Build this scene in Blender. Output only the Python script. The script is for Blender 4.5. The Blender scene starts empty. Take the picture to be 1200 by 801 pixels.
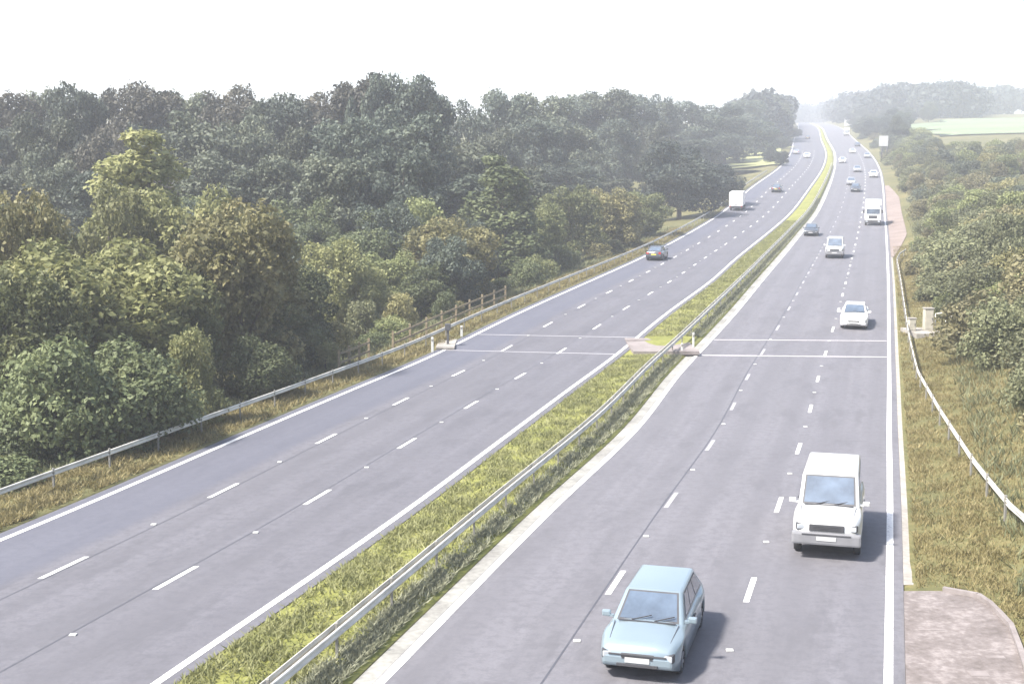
import bpy, bmesh, math, random
import numpy as np
from mathutils import Vector, Matrix

R = math.radians
SC = bpy.context.scene
COL = SC.collection

# ------------------------------------------------------------------ camera, sky, sun, exposure
F = 1543.0            # focal length in photo pixels (1200 wide)
CH = 10.55            # camera height above the near road
PITCH = math.atan(197.5 / F)
cd = bpy.data.cameras.new('camera')
cam = bpy.data.objects.new('camera', cd)
COL.objects.link(cam)
cd.sensor_width = 36.0
cd.lens = 36.0 * F / 1200.0
cd.clip_start = 0.1
cd.clip_end = 8000.0
cam.location = (0, 0, CH)
cam.rotation_euler = (R(90) - PITCH, 0, 0)
SC.camera = cam

SUN_EL, SUN_AZ = R(52), R(152)          # azimuth counted from +X, counter-clockwise
sun_dir = Vector((math.cos(SUN_EL) * math.cos(SUN_AZ), -math.cos(SUN_EL) * math.sin(SUN_AZ), math.sin(SUN_EL)))
W = bpy.data.worlds.new('World')
SC.world = W
W.use_nodes = True
nt = W.node_tree
bg = nt.nodes['Background']
sky = nt.nodes.new('ShaderNodeTexSky')
sky.sky_type = 'NISHITA'
sky.sun_disc = False
sky.sun_elevation = SUN_EL
sky.sun_rotation = math.atan2(sun_dir.x, sun_dir.y)
sky.air_density = 1.0
sky.dust_density = 2.5
sky.ozone_density = 1.0
nt.links.new(sky.outputs[0], bg.inputs[0])
bg.inputs[1].default_value = 0.118

sl = bpy.data.lights.new('sun', 'SUN')
sl.energy = 5.0
sl.angle = R(6.0)
sl.color = (1.0, 0.955, 0.88)
sun = bpy.data.objects.new('sun', sl)
COL.objects.link(sun)
sun.rotation_euler = (-sun_dir).to_track_quat('-Z', 'Y').to_euler()

vs = SC.view_settings
vs.view_transform = 'Standard'
vs.look = 'None'
vs.gamma = 1.0
vs.use_curve_mapping = False
vs.exposure = 1.45

SC.cycles.use_denoising = True
SC.cycles.max_bounces = 6
SC.cycles.diffuse_bounces = 3
SC.cycles.volume_bounces = 1
SC.cycles.transparent_max_bounces = 8
HAZE_DENSITY = 0.0008

# ------------------------------------------------------------------ helpers
def tag(o, label=None, cat=None, group=None, kind=None):
    if label: o['label'] = label
    if cat: o['category'] = cat
    if group: o['group'] = group
    if kind: o['kind'] = kind
    return o

def empty(name, loc=(0, 0, 0), rz=0.0):
    o = bpy.data.objects.new(name, None)
    o.empty_display_size = 0.3
    o.location = loc
    o.rotation_euler = (0, 0, rz)
    COL.objects.link(o)
    return o

def link(name, me, mats, parent=None):
    if not isinstance(mats, (list, tuple)): mats = [mats]
    for m in mats: me.materials.append(m)
    o = bpy.data.objects.new(name, me)
    COL.objects.link(o)
    if parent: o.parent = parent
    return o

def copy_tree(o, parent=None):
    c = o.copy()
    COL.objects.link(c)
    if parent:
        c.parent = parent
    for ch in o.children:
        copy_tree(ch, c)
    return c

class MB:
    """collects shapes into one mesh"""
    def __init__(self):
        self.v = []; self.f = []; self.smooth = []
    def add(self, vs_, fs_, smooth=False):
        n = len(self.v)
        self.v += [tuple(p) for p in vs_]
        self.f += [tuple(i + n for i in f) for f in fs_]
        self.smooth += [smooth] * len(fs_)
    def box(self, c, s, rot=None, bevel=0.0):
        bm = bmesh.new()
        bmesh.ops.create_cube(bm, size=1.0)
        for v in bm.verts: v.co = Vector((v.co.x * s[0], v.co.y * s[1], v.co.z * s[2]))
        if bevel > 0:
            bmesh.ops.bevel(bm, geom=bm.edges[:], offset=bevel, segments=2, affect='EDGES', profile=0.6)
        M = Matrix.Translation(Vector(c)) @ (rot.to_4x4() if rot is not None else Matrix.Identity(4))
        bm.verts.index_update()
        self.add([M @ v.co for v in bm.verts], [[v.index for v in f.verts] for f in bm.faces])
        bm.free()
    def bar(self, a, b, w, h):
        a = Vector(a); b = Vector(b); d = b - a
        q = d.to_track_quat('X', 'Z').to_matrix()
        self.box((a + b) / 2, (d.length, w, h), q)
    def tube(self, pts, rad, n=8, caps=True):
        pts = [Vector(p) for p in pts]
        if not isinstance(rad, (list, tuple)): rad = [rad] * len(pts)
        vs_, fs_ = [], []
        for i, p in enumerate(pts):
            d = (pts[min(i + 1, len(pts) - 1)] - pts[max(i - 1, 0)]).normalized()
            u = d.orthogonal().normalized() if abs(d.z) < 0.9 else Vector((1, 0, 0)).cross(d).normalized()
            w = d.cross(u)
            for k in range(n):
                a = 2 * math.pi * k / n
                vs_.append(p + rad[i] * (math.cos(a) * u + math.sin(a) * w))
        for i in range(len(pts) - 1):
            for k in range(n):
                k2 = (k + 1) % n
                fs_.append((i * n + k, i * n + k2, (i + 1) * n + k2, (i + 1) * n + k))
        if caps:
            fs_.append(tuple(range(n - 1, -1, -1)))
            fs_.append(tuple((len(pts) - 1) * n + k for k in range(n)))
        self.add(vs_, fs_, True)
    def cyl_y(self, c, r, w, n=20):
        self.tube([(c[0], c[1] - w / 2, c[2]), (c[0], c[1] + w / 2, c[2])], r, n)
    def strip(self, left, right):
        """quad strip between two polylines"""
        n = len(left)
        self.add(list(left) + list(right), [(i, n + i, n + i + 1, i + 1) for i in range(n - 1)])
    def mesh(self, name):
        me = bpy.data.meshes.new(name)
        me.from_pydata(self.v, [], self.f)
        me.polygons.foreach_set('use_smooth', self.smooth)
        me.update()
        return me
    def build(self, name, mats, parent=None):
        return link(name, self.mesh(name), mats, parent)

# ------------------------------------------------------------------ materials
def new_mat(name):
    m = bpy.data.materials.new(name)
    m.use_nodes = True
    return m, m.node_tree, m.node_tree.nodes['Principled BSDF']

def N(t, typ, **kw):
    n = t.nodes.new(typ)
    for k, v in kw.items(): setattr(n, k, v)
    return n

def ramp(t, fac, stops):
    r = N(t, 'ShaderNodeValToRGB')
    e = r.color_ramp.elements
    while len(e) < len(stops): e.new(0.5)
    for i, (p, c) in enumerate(stops):
        e[i].position = p
        e[i].color = (*c, 1) if len(c) == 3 else c
    t.links.new(fac, r.inputs[0])
    return r.outputs[0]

def noise(t, scale, detail=3, vec=None, rough=0.55):
    n = N(t, 'ShaderNodeTexNoise')
    n.inputs['Scale'].default_value = scale
    n.inputs['Detail'].default_value = detail
    n.inputs['Roughness'].default_value = rough
    if vec is not None: t.links.new(vec, n.inputs['Vector'])
    return n.outputs['Fac']

def mixc(t, fac, a, b, mode='MIX'):
    m = N(t, 'ShaderNodeMix', data_type='RGBA', blend_type=mode)
    for sock, val in ((m.inputs[0], fac), (m.inputs[6], a), (m.inputs[7], b)):
        if isinstance(val, (int, float)): sock.default_value = val
        elif isinstance(val, tuple): sock.default_value = (*val, 1)
        else: t.links.new(val, sock)
    return m.outputs[2]

def coord(t, which='Object'):
    return N(t, 'ShaderNodeTexCoord').outputs[which]

def mapping(t, vec, scale):
    m = N(t, 'ShaderNodeMapping')
    m.inputs['Scale'].default_value = scale
    t.links.new(vec, m.inputs['Vector'])
    return m.outputs[0]

def bump(t, b, fac, strength, dist=0.02):
    n = N(t, 'ShaderNodeBump')
    n.inputs['Strength'].default_value = strength
    n.inputs['Distance'].default_value = dist
    t.links.new(fac, n.inputs['Height'])
    t.links.new(n.outputs[0], b.inputs['Normal'])

def plain(name, col, rough=0.6, metal=0.0, var=0.12, scale=3.0, spec=None, coat=0.0):
    m, t, b = new_mat(name)
    f = noise(t, scale, 4, coord(t))
    c = ramp(t, f, [(0.3, tuple(x * (1 - var) for x in col)), (0.7, tuple(min(1, x * (1 + var)) for x in col))])
    t.links.new(c, b.inputs['Base Color'])
    b.inputs['Roughness'].default_value = rough
    b.inputs['Metallic'].default_value = metal
    if spec is not None: b.inputs['Specular IOR Level'].default_value = spec
    if coat: b.inputs['Coat Weight'].default_value = coat
    return m

def two_tone(name, stops, scale, rough=0.9, fine=8.0, finemix=0.4, bump_s=0.0):
    m, t, b = new_mat(name)
    v = coord(t)
    f1 = noise(t, scale, 5, v)
    f2 = noise(t, fine, 4, v)
    mx = N(t, 'ShaderNodeMath', operation='MULTIPLY_ADD')
    t.links.new(f2, mx.inputs[0]); mx.inputs[1].default_value = finemix
    sub = N(t, 'ShaderNodeMath', operation='MULTIPLY')
    t.links.new(f1, sub.inputs[0]); sub.inputs[1].default_value = 1 - finemix
    t.links.new(sub.outputs[0], mx.inputs[2])
    t.links.new(ramp(t, mx.outputs[0], stops), b.inputs['Base Color'])
    b.inputs['Roughness'].default_value = rough
    b.inputs['Specular IOR Level'].default_value = 0.2
    if bump_s: bump(t, b, f2, bump_s, 0.05)
    return m

def foliage(name, dark, mid, light, scale=0.5, trans=0.22, varamt=0.35):
    m, t, b = new_mat(name)
    v = coord(t)
    oi = N(t, 'ShaderNodeObjectInfo')
    off = N(t, 'ShaderNodeVectorMath', operation='ADD')
    sc_ = N(t, 'ShaderNodeVectorMath', operation='SCALE')
    comb = N(t, 'ShaderNodeCombineXYZ')
    for i in range(3): t.links.new(oi.outputs['Random'], comb.inputs[i])
    t.links.new(comb.outputs[0], sc_.inputs[0]); sc_.inputs['Scale'].default_value = 37.0
    t.links.new(v, off.inputs[0]); t.links.new(sc_.outputs[0], off.inputs[1])
    f1 = noise(t, scale, 3, off.outputs[0], 0.6)
    f2 = noise(t, scale * 7, 2, off.outputs[0], 0.6)
    add = N(t, 'ShaderNodeMath', operation='ADD'); add.use_clamp = True
    h1 = N(t, 'ShaderNodeMath', operation='MULTIPLY'); h1.inputs[1].default_value = 0.5
    h2 = N(t, 'ShaderNodeMath', operation='MULTIPLY'); h2.inputs[1].default_value = 0.5
    t.links.new(f1, h1.inputs[0]); t.links.new(f2, h2.inputs[0])
    t.links.new(h1.outputs[0], add.inputs[0]); t.links.new(h2.outputs[0], add.inputs[1])
    c = ramp(t, add.outputs[0], [(0.34, dark), (0.5, mid), (0.66, light)])
    hv = N(t, 'ShaderNodeHueSaturation')
    mr = N(t, 'ShaderNodeMapRange')
    mr.inputs[3].default_value = 1 - varamt; mr.inputs[4].default_value = 1 + varamt
    t.links.new(oi.outputs['Random'], mr.inputs[0])
    t.links.new(mr.outputs[0], hv.inputs['Value'])
    t.links.new(c, hv.inputs['Color'])
    t.links.new(hv.outputs[0], b.inputs['Base Color'])
    b.inputs['Roughness'].default_value = 0.62
    b.inputs['Specular IOR Level'].default_value = 0.3
    tr = N(t, 'ShaderNodeBsdfTranslucent')
    t.links.new(hv.outputs[0], tr.inputs[0])
    ms = N(t, 'ShaderNodeMixShader')
    ms.inputs[0].default_value = trans
    t.links.new(b.outputs[0], ms.inputs[1]); t.links.new(tr.outputs[0], ms.inputs[2])
    t.links.new(ms.outputs[0], t.nodes['Material Output'].inputs['Surface'])
    return m

def asphalt(name, base, tint, band=None):
    """UV.x = 0..1 across the carriageway, UV.y = metres along"""
    m, t, b = new_mat(name)
    uv = coord(t, 'UV')
    ob = coord(t)
    fine = noise(t, 14.0, 4, ob, 0.7)
    blot = noise(t, 0.25, 4, ob)
    grain = noise(t, 3.2, 5, ob, 0.75)
    stain = noise(t, 1.0, 5, mapping(t, uv, (9.0, 0.22, 1)), 0.7)
    streak = noise(t, 1.0, 3, mapping(t, uv, (26.0, 0.03, 1)))
    patch = noise(t, 1.0, 2, mapping(t, uv, (3.0, 0.05, 1)))
    c = ramp(t, fine, [(0.25, tuple(x * 0.82 for x in base)), (0.75, tuple(x * 1.15 for x in base))])
    c = mixc(t, ramp(t, blot, [(0.4, (0, 0, 0)), (0.65, (0.35,) * 3)]), c, tuple(x * 0.8 for x in base))
    c = mixc(t, ramp(t, streak, [(0.42, (0, 0, 0)), (0.62, (0.28,) * 3)]), c, tuple(x * 1.22 for x in tint))
    c = mixc(t, ramp(t, grain, [(0.46, (0, 0, 0)), (0.60, (0.7,) * 3)]), c, tuple(x * 0.74 for x in base))
    c = mixc(t, ramp(t, stain, [(0.52, (0, 0, 0)), (0.63, (0.6,) * 3)]), c, tuple(x * 0.66 for x in base))
    wt_ = N(t, 'ShaderNodeTexWave', wave_type='BANDS', bands_direction='X', wave_profile='SIN')
    wt_.inputs['Scale'].default_value = 1.885; wt_.inputs['Distortion'].default_value = 0.5; wt_.inputs['Detail Scale'].default_value = 0.6
    t.links.new(mapping(t, uv, (1.0, 0.004, 1)), wt_.inputs['Vector'])
    c = mixc(t, ramp(t, wt_.outputs['Fac'], [(0.45, (0, 0, 0)), (0.85, (0.32,) * 3)]), c, tuple(x * 0.72 for x in base))
    c = mixc(t, ramp(t, patch, [(0.5, (0, 0, 0)), (0.6, (0.3,) * 3)]), c, tuple(x * 0.78 for x in tint))
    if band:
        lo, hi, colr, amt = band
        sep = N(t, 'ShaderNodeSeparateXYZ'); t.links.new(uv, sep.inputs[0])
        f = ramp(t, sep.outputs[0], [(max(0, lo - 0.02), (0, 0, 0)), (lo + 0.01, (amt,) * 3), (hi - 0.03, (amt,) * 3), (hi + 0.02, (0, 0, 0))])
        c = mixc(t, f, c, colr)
    t.links.new(c, b.inputs['Base Color'])
    b.inputs['Roughness'].default_value = 0.72
    b.inputs['Specular IOR Level'].default_value = 0.45
    bump(t, b, fine, 0.35, 0.01)
    return m

M = {}
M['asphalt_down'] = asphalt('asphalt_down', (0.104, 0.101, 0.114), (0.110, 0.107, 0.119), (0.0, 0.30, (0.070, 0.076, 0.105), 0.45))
M['asphalt_up'] = asphalt('asphalt_up', (0.122, 0.118, 0.130), (0.127, 0.123, 0.134))
def paint_mat(name, col, wear):
    m, t, b = new_mat(name)
    f = noise(t, 9.0, 4, coord(t), 0.7)
    c = ramp(t, f, [(wear - 0.06, (0.30, 0.29, 0.30)), (wear + 0.04, col)])
    t.links.new(c, b.inputs['Base Color']); b.inputs['Roughness'].default_value = 0.6
    return m
M['line'] = paint_mat('white_road_paint', (0.62, 0.61, 0.585), 0.41)
M['worn'] = paint_mat('worn_road_paint', (0.25, 0.245, 0.25), 0.52)
M['ductline'] = paint_mat('trench_line', (0.46, 0.43, 0.43), 0.40)
M['faintline'] = paint_mat('faint_trench_line', (0.27, 0.26, 0.27), 0.48)
M['tar'] = plain('tar_seam', (0.055, 0.055, 0.065), 0.6)
M['channel'] = two_tone('drain_concrete', [(0.35, (0.15, 0.146, 0.135)), (0.6, (0.27, 0.265, 0.245))], 0.5, 0.9, 6.0)
M['pinkconc'] = two_tone('pinkish_concrete', [(0.35, (0.15, 0.130, 0.124)), (0.6, (0.23, 0.205, 0.198))], 0.6, 0.9, 5.0)
M['layby'] = two_tone('pink_paving', [(0.34, (0.105, 0.090, 0.084)), (0.5, (0.150, 0.130, 0.124)), (0.64, (0.225, 0.20, 0.192))], 0.9, 0.9, 7.0, 0.5, 0.3)
M['bareverge'] = two_tone('pinkish_gravel', [(0.35, (0.15, 0.118, 0.105)), (0.6, (0.21, 0.172, 0.155))], 0.3, 0.95, 4.0)
M['conc'] = two_tone('pale_concrete', [(0.35, (0.20, 0.185, 0.165)), (0.65, (0.31, 0.29, 0.265))], 0.8, 0.9, 6.0)
M['ground'] = two_tone('rough_ground', [(0.3, (0.045, 0.05, 0.022)), (0.5, (0.10, 0.095, 0.040)), (0.7, (0.17, 0.14, 0.065))], 0.12, 0.95, 3.0, 0.5, 0.5)
M['field'] = two_tone('stubble_field', [(0.35, (0.19, 0.20, 0.085)), (0.65, (0.28, 0.28, 0.13))], 0.03, 0.95, 0.4, 0.3)
M['green_field'] = two_tone('pasture', [(0.35, (0.115, 0.15, 0.085)), (0.65, (0.17, 0.205, 0.12))], 0.03, 0.95, 0.4, 0.3)
M['median_soil'] = two_tone('median_ground', [(0.3, (0.09, 0.10, 0.03)), (0.5, (0.16, 0.165, 0.045)), (0.7, (0.24, 0.23, 0.08))], 0.5, 0.95, 5.0, 0.5, 0.4)
M['galv'] = plain('galvanised_steel', (0.52, 0.50, 0.45), 0.55, 0.1, 0.22, 1.3)
M['galv_dark'] = plain('weathered_steel', (0.22, 0.21, 0.19), 0.6, 0.3)
M['wood'] = plain('weathered_wood', (0.20, 0.16, 0.10), 0.85, 0, 0.3, 6)
M['bark'] = plain('bark', (0.075, 0.060, 0.045), 0.9, 0, 0.35, 4)
M['white'] = plain('white_enamel', (0.48, 0.48, 0.45), 0.4, 0, 0.03)
M['signface'] = plain('sign_face', (0.42, 0.42, 0.41), 0.5, 0, 0.06)
M['darkpost'] = plain('dark_post', (0.06, 0.06, 0.065), 0.6)
M['cream'] = plain('cream_cabinet', (0.36, 0.335, 0.275), 0.6, 0, 0.15)
M['glass'] = plain('window_glass', (0.075, 0.10, 0.135), 0.05, 0, 0.35, 1.5, 1.0, 0.8)
M['tyre'] = plain('tyre_rubber', (0.025, 0.025, 0.027), 0.8)
M['rim'] = plain('wheel_rim', (0.42, 0.42, 0.44), 0.35, 0.7)
M['trim'] = plain('dark_trim', (0.045, 0.045, 0.05), 0.55)
M['lamp'] = plain('lamp_glass', (0.34, 0.36, 0.38), 0.12, 0, 0.04, 5, 0.8)
M['tail'] = plain('tail_lamp', (0.36, 0.02, 0.02), 0.2, 0, 0.05)
M['plate_w'] = plain('front_plate', (0.42, 0.42, 0.41), 0.5, 0, 0.03)
M['plate_y'] = plain('rear_plate', (0.66, 0.52, 0.08), 0.5, 0, 0.03)
M['bumper_grey'] = plain('grey_bumper', (0.17, 0.17, 0.18), 0.5)
def car_paint(n, c): 
    return plain(n, c, 0.28, 0.0, 0.03, 1.0, 0.6, 0.6)
M['p_white'] = car_paint('white_paint', (0.78, 0.78, 0.76))
M['p_pale'] = car_paint('silver_white_paint', (0.42, 0.42, 0.415))
M['p_silver'] = plain('silver_blue_paint', (0.20, 0.25, 0.28), 0.3, 0.25, 0.03, 1.0, 0.6, 0.6)
M['p_dark'] = car_paint('charcoal_paint', (0.045, 0.05, 0.06))
M['p_grey'] = car_paint('grey_paint', (0.28, 0.29, 0.31))
M['p_red'] = car_paint('dull_red_paint', (0.26, 0.05, 0.045))
M['p_blue'] = car_paint('dark_blue_paint', (0.05, 0.08, 0.16))

G = {}
G['yellow'] = foliage('leaves_yellow_green', (0.120, 0.130, 0.052), (0.195, 0.202, 0.083), (0.30, 0.29, 0.135), trans=0.36)
G['green'] = foliage('leaves_fresh_green', (0.086, 0.101, 0.043), (0.148, 0.165, 0.068), (0.245, 0.252, 0.115), trans=0.36)
G['deep'] = foliage('leaves_deep_green', (0.056, 0.070, 0.034), (0.096, 0.116, 0.052), (0.162, 0.180, 0.085), trans=0.28)
G['olive'] = foliage('leaves_olive_brown', (0.098, 0.096, 0.042), (0.185, 0.174, 0.074), (0.32, 0.285, 0.14), trans=0.33)
G['belt'] = foliage('leaves_dark_wood', (0.040, 0.053, 0.042), (0.066, 0.083, 0.062), (0.118, 0.135, 0.092), 0.25, 0.28, 0.3)
G['belt2'] = foliage('leaves_pale_wood', (0.052, 0.062, 0.044), (0.084, 0.098, 0.066), (0.148, 0.155, 0.10), 0.25, 0.25, 0.3)
G['belt3'] = foliage('leaves_brown_wood', (0.044, 0.046, 0.036), (0.068, 0.066, 0.050), (0.112, 0.100, 0.072), 0.25, 0.25, 0.3)
G['far'] = foliage('leaves_far_wood', (0.018, 0.026, 0.024), (0.032, 0.042, 0.036), (0.060, 0.072, 0.052), 0.15, 0.2)
G['scrub'] = foliage('leaves_scrub', (0.080, 0.088, 0.046), (0.134, 0.142, 0.074), (0.21, 0.208, 0.115), 0.8, 0.3, 0.3)
G['brown'] = foliage('leaves_dry_brown', (0.098, 0.092, 0.048), (0.16, 0.146, 0.076), (0.245, 0.22, 0.12), 0.8, 0.3, 0.25)
G['lemon'] = foliage('grass_yellow_green', (0.130, 0.138, 0.055), (0.195, 0.198, 0.082), (0.29, 0.285, 0.135), 0.5, 0.3, 0.0)
G['dull'] = foliage('grass_dull_green', (0.15, 0.152, 0.10), (0.205, 0.21, 0.14), (0.29, 0.285, 0.19), 0.6, 0.3, 0.0)
G['straw'] = foliage('grass_straw', (0.140, 0.118, 0.048), (0.205, 0.172, 0.076), (0.30, 0.252, 0.125), 0.5, 0.35, 0.0)

# ------------------------------------------------------------------ the road, read as a curve in plan and profile
ROWS = [  # photo row, and the columns of the four white edge lines at that row, and the carriageway width in pixels
    (800, -412, 183, 445, 1041, 595), (600, 79, 473, 643, 1043, 397), (505, 299, 601, 744, 1042, 300),
    (430, 477, 703, 803, 1042, 229), (370, 601, 777, 859, 1041.5, 180), (330, 690, 832, 892, 1041, 146),
    (303, 750, 862, 915, 1040, 119.5), (266, 820, 908, 945, 1038, 91), (251, 844, 925, 957, 1036.5, 80.5),
    (221, 879, 948, 971, 1035, 65.5), (196, 914, 964.5, 978.5, 1030, 51), (179, 927, 968, 978.5, 1019, 41),
    (165, 930, 962.5, 970.5, 1003, 33), (150, 936, 958.5, 963.5, 986, 24), (145, 934, 950, 953.5, 970, 19), (144, 938, 949, 951.5, 962, 14.5)]
cp, sp = math.cos(PITCH), math.sin(PITCH)
def ray(px, py):
    """direction through photo pixel, per unit of depth along the optical axis"""
    v = (400.5 - py) / F
    return ((px - 600.0) / F, cp + v * sp, -sp + v * cp)
ST = []
for (y, xl, xml, xmr, xr, w) in ROWS:
    D = -CH / ray(0, y)[2] if y >= 430 else 10.6 * F / w
    r = ray(0, y)
    ST.append((D * r[1], CH + D * r[2]) + tuple((x - 600.0) / F * D for x in (xl, xml, xmr, xr)))
ST = np.array(ST)
def pchip(x, y):
    h = np.diff(x); d = np.diff(y) / h
    m = np.zeros(len(x)); m[0] = d[0]; m[-1] = d[-1]
    for i in range(1, len(x) - 1):
        if d[i - 1] * d[i] > 0:
            w1 = 2 * h[i] + h[i - 1]; w2 = h[i] + 2 * h[i - 1]
            m[i] = (w1 + w2) / (w1 / d[i - 1] + w2 / d[i])
    def f(q):
        q = np.asarray(q, float)
        i = np.clip(np.searchsorted(x, q) - 1, 0, len(h) - 1)
        s = (q - x[i]) / h[i]
        r = (2*s**3-3*s**2+1)*y[i] + (s**3-2*s**2+s)*h[i]*m[i] + (-2*s**3+3*s**2)*y[i+1] + (s**3-s**2)*h[i]*m[i+1]
        r = np.where(q < x[0], y[0] + m[0] * (q - x[0]), r)
        return np.where(q > x[-1], y[-1] + m[-1] * (q - x[-1]), r)
    return f
YS = ST[:, 0]
YG = np.concatenate([np.arange(-60, 120, 2.0), np.arange(120, 300, 4.0), np.arange(300, 1200, 10.0), np.arange(1200, 3200, 80.0)])
def smooth_fn(vals, k=0.07):
    f = pchip(YS, vals)
    fine = np.arange(-60, 3300, 1.0)
    raw = f(fine)
    out = raw.copy()
    for i, q in enumerate(fine):
        hw = int(max(0, k * q)) if q < YS[-1] else 30
        if hw > 0:
            a, b = max(0, i - hw), min(len(fine), i + hw + 1)
            s = min(i - a, b - 1 - i)
            out[i] = raw[i - s:i + s + 1].mean()
    return lambda q: np.interp(q, fine, out)
zs = ST[:, 1].copy(); zs[:4] = 0.0
_zf = smooth_fn(zs)
YC = float(YS[-1])
def zr(q):
    q = np.asarray(q, float)
    top = float(_zf(YC))
    far = top + 1.5 - ((q - YC - 60.0) / 500.0) ** 2 * 14
    return np.where(q < YC, _zf(np.minimum(q, YC)), np.where(q < YC + 60, top + 1.5 * (q - YC) / 60, np.maximum(far, top - 22)))
XL, XML, XMR, XR = (smooth_fn(ST[:, i]) for i in (2, 3, 4, 5))

def lerp_tab(tab, q):
    return np.interp(q, [a for a, _ in tab], [b for _, b in tab])
LTAB = [(0, 0), (0.6, 0.0), (2.5, 0.0), (4.5, -0.3), (8, -0.9), (14, -1.3), (40, -1.0), (90, 0.5), (200, 3.0), (600, 9.0), (1500, 12)]
RTAB = [(0, 0), (0.5, 0.02), (1.2, 0.10), (3, 0.35), (5, 0.9), (9, 2.0), (16, 3.1), (30, 4.2), (60, 5.0), (130, 6.5), (300, 9.0), (1500, 20)]
_rs = np.random.RandomState(5)
_ph = _rs.rand(6, 3) * 6.28
def rough_z(x, y, a):
    s = 0.0
    for k, (wl, am) in enumerate(((3.1, .10), (7.3, .22), (17., .35), (43., .7))):
        s = s + am * np.sin(x / wl * 2.1 + _ph[k, 0] + 0.7 * np.sin(y / wl * 1.3 + _ph[k, 1])) * np.cos(y / wl * 1.7 + _ph[k, 2])
    return s * a
def ground_z(x, y):
    x = np.asarray(x, float); y = np.asarray(y, float)
    dl = XL(y) - x; dr = x - XR(y)
    dr = dr - np.where(dr > 0.45, np.minimum(dr - 0.45, 2.9) * np.clip((34.5 - y) / 2.5, 0, 1), 0)   # level ground for the layby
    z = zr(y)
    z = z + np.where(dl > 0, lerp_tab(LTAB, dl), 0) + np.where(dr > 0, lerp_tab(RTAB, dr), 0)
    a = np.clip((np.maximum(dl, dr) - 3.0) / 12.0, 0, 1) * np.clip((420.0 - y) / 200.0, 0.0, 1.0)
    return z + rough_z(x, y, a)

# the ground: one sheet from verge to horizon, lying 15 cm under the carriageways
loff = [1500, 1000, 700, 480, 320, 220, 150, 110, 80, 60, 45, 34, 26, 20, 16, 13, 10.5, 8.5, 7, 5.8, 4.8, 4, 3.3, 2.7, 2.1, 1.6, 1.1, 0.75, 0.56]
gv, gf = [], []
for q in YG:
    xl, xml, xmr, xr = XL(q), XML(q), XMR(q), XR(q)
    row = [(xl - o, None) for o in loff] + [(xl - 0.5, -0.15), (xml + 0.42, -0.15), (xml + 0.46, 0.0)]
    wm = xmr - 0.60 - (xml + 0.46)
    row += [(xml + 0.46 + wm * s, 0.14 * math.sin(math.pi * s)) for s in (0.2, 0.4, 0.6, 0.8)]
    row += [(xmr - 0.60, 0.0), (xmr - 0.57, -0.15), (xr + 0.36, -0.15)]
    row += [(xr + o, None) for o in [0.40] + loff[::-1][1:]]
    for x, dz in row:
        z = float(ground_z(x, q)) if dz is None else float(zr(q)) + dz
        gv.append((float(x), float(q), z))
nc = len(row)
for i in range(len(YG) - 1):
    for j in range(nc - 1):
        a = i * nc + j
        gf.append((a, a + 1, a + nc + 1, a + nc))
me = bpy.data.meshes.new('ground')
me.from_pydata(gv, [], gf)
for p in me.polygons:
    p.use_smooth = True
    j = p.index % (nc - 1)
    if len(loff) + 2 <= j <= len(loff) + 6: p.material_index = 1
g = link('ground', me, [M['ground'], M['median_soil']])
tag(g, kind='structure')

YR = YG[(YG <= 1180)]
def ribbon(name, fa, fb, dz, mat, cols=6, y0=-60, y1=1160, kind='structure', uv=True):
    ys = YR[(YR >= y0) & (YR <= y1)]
    ys = np.unique(np.concatenate([[y0], ys, [y1]]))
    v, f, uvs = [], [], []
    for q in ys:
        a, b = float(fa(q)), float(fb(q))
        for k in range(cols + 1):
            s = k / cols
            v.append((a + (b - a) * s, q, float(zr(q)) + dz)); uvs.append((s, q))
    c1 = cols + 1
    for i in range(len(ys) - 1):
        for k in range(cols):
            a = i * c1 + k
            f.append((a, a + 1, a + c1 + 1, a + c1))
    me = bpy.data.meshes.new(name)
    me.from_pydata(v, [], f)
    ul = me.uv_layers.new(name='UVMap')
    for lp in me.loops: ul.data[lp.index].uv = uvs[lp.vertex_index]
    o = link(name, me, mat)
    return tag(o, kind=kind)

ribbon('road_outbound', lambda q: XL(q) - 0.5, lambda q: XML(q) + 0.42, 0.0, M['asphalt_down'])
ribbon('road_inbound', lambda q: XMR(q) - 0.14, lambda q: XR(q) + 0.36, 0.0, M['asphalt_up'])
ribbon('drain_channel', lambda q: XMR(q) - 0.57, lambda q: XMR(q) - 0.142, -0.012, M['channel'], 2)

mk = MB()
def line_strip(mb, fx, w, y0, y1, dz=0.006, step=2.0):
    n = max(1, int(math.ceil((y1 - y0) / step)))
    ys = [y0 + (y1 - y0) * i / n for i in range(n + 1)]
    mb.strip([(float(fx(q)) - w / 2, q, float(zr(q)) + dz) for q in ys], [(float(fx(q)) + w / 2, q, float(zr(q)) + dz) for q in ys])
for fx, w in ((XL, 0.20), (XML, 0.20), (XR, 0.20)):
    line_strip(mk, fx, w, -60, 1000)
line_strip(mk, XMR, 0.22, -60, 1000)
def lane(fa, fb, s): return lambda q: fa(q) + (fb(q) - fa(q)) * s
LA = lane(XL, XML, 1 / 3.); LB = lane(XL, XML, 2 / 3.); RA = lane(XMR, XR, 2 / 3.); RB = lane(XMR, XR, 1 / 3.)
STUDS = []
wm_ = MB()
for fx, ph, mb in ((LA, 34.5, mk), (LB, 33.6, mk), (RA, 32.6, mk), (RB, 33.2, wm_)):
    k = -8
    while ph + 8.7 * k < 420:
        yc = ph + 8.7 * k
        if yc > -55:
            line_strip(mk if fx is RB and 20 < yc < 36 else mb, fx, 0.15, yc - 1.0, yc + 1.0, step=1.0)
            if 10 < yc < 150: STUDS.append((fx, yc + 4.35))
        k += 1
tag(mk.build('road_markings', M['line']), kind='structure')
tag(wm_.build('worn_road_markings', M['worn']), kind='structure')
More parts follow.
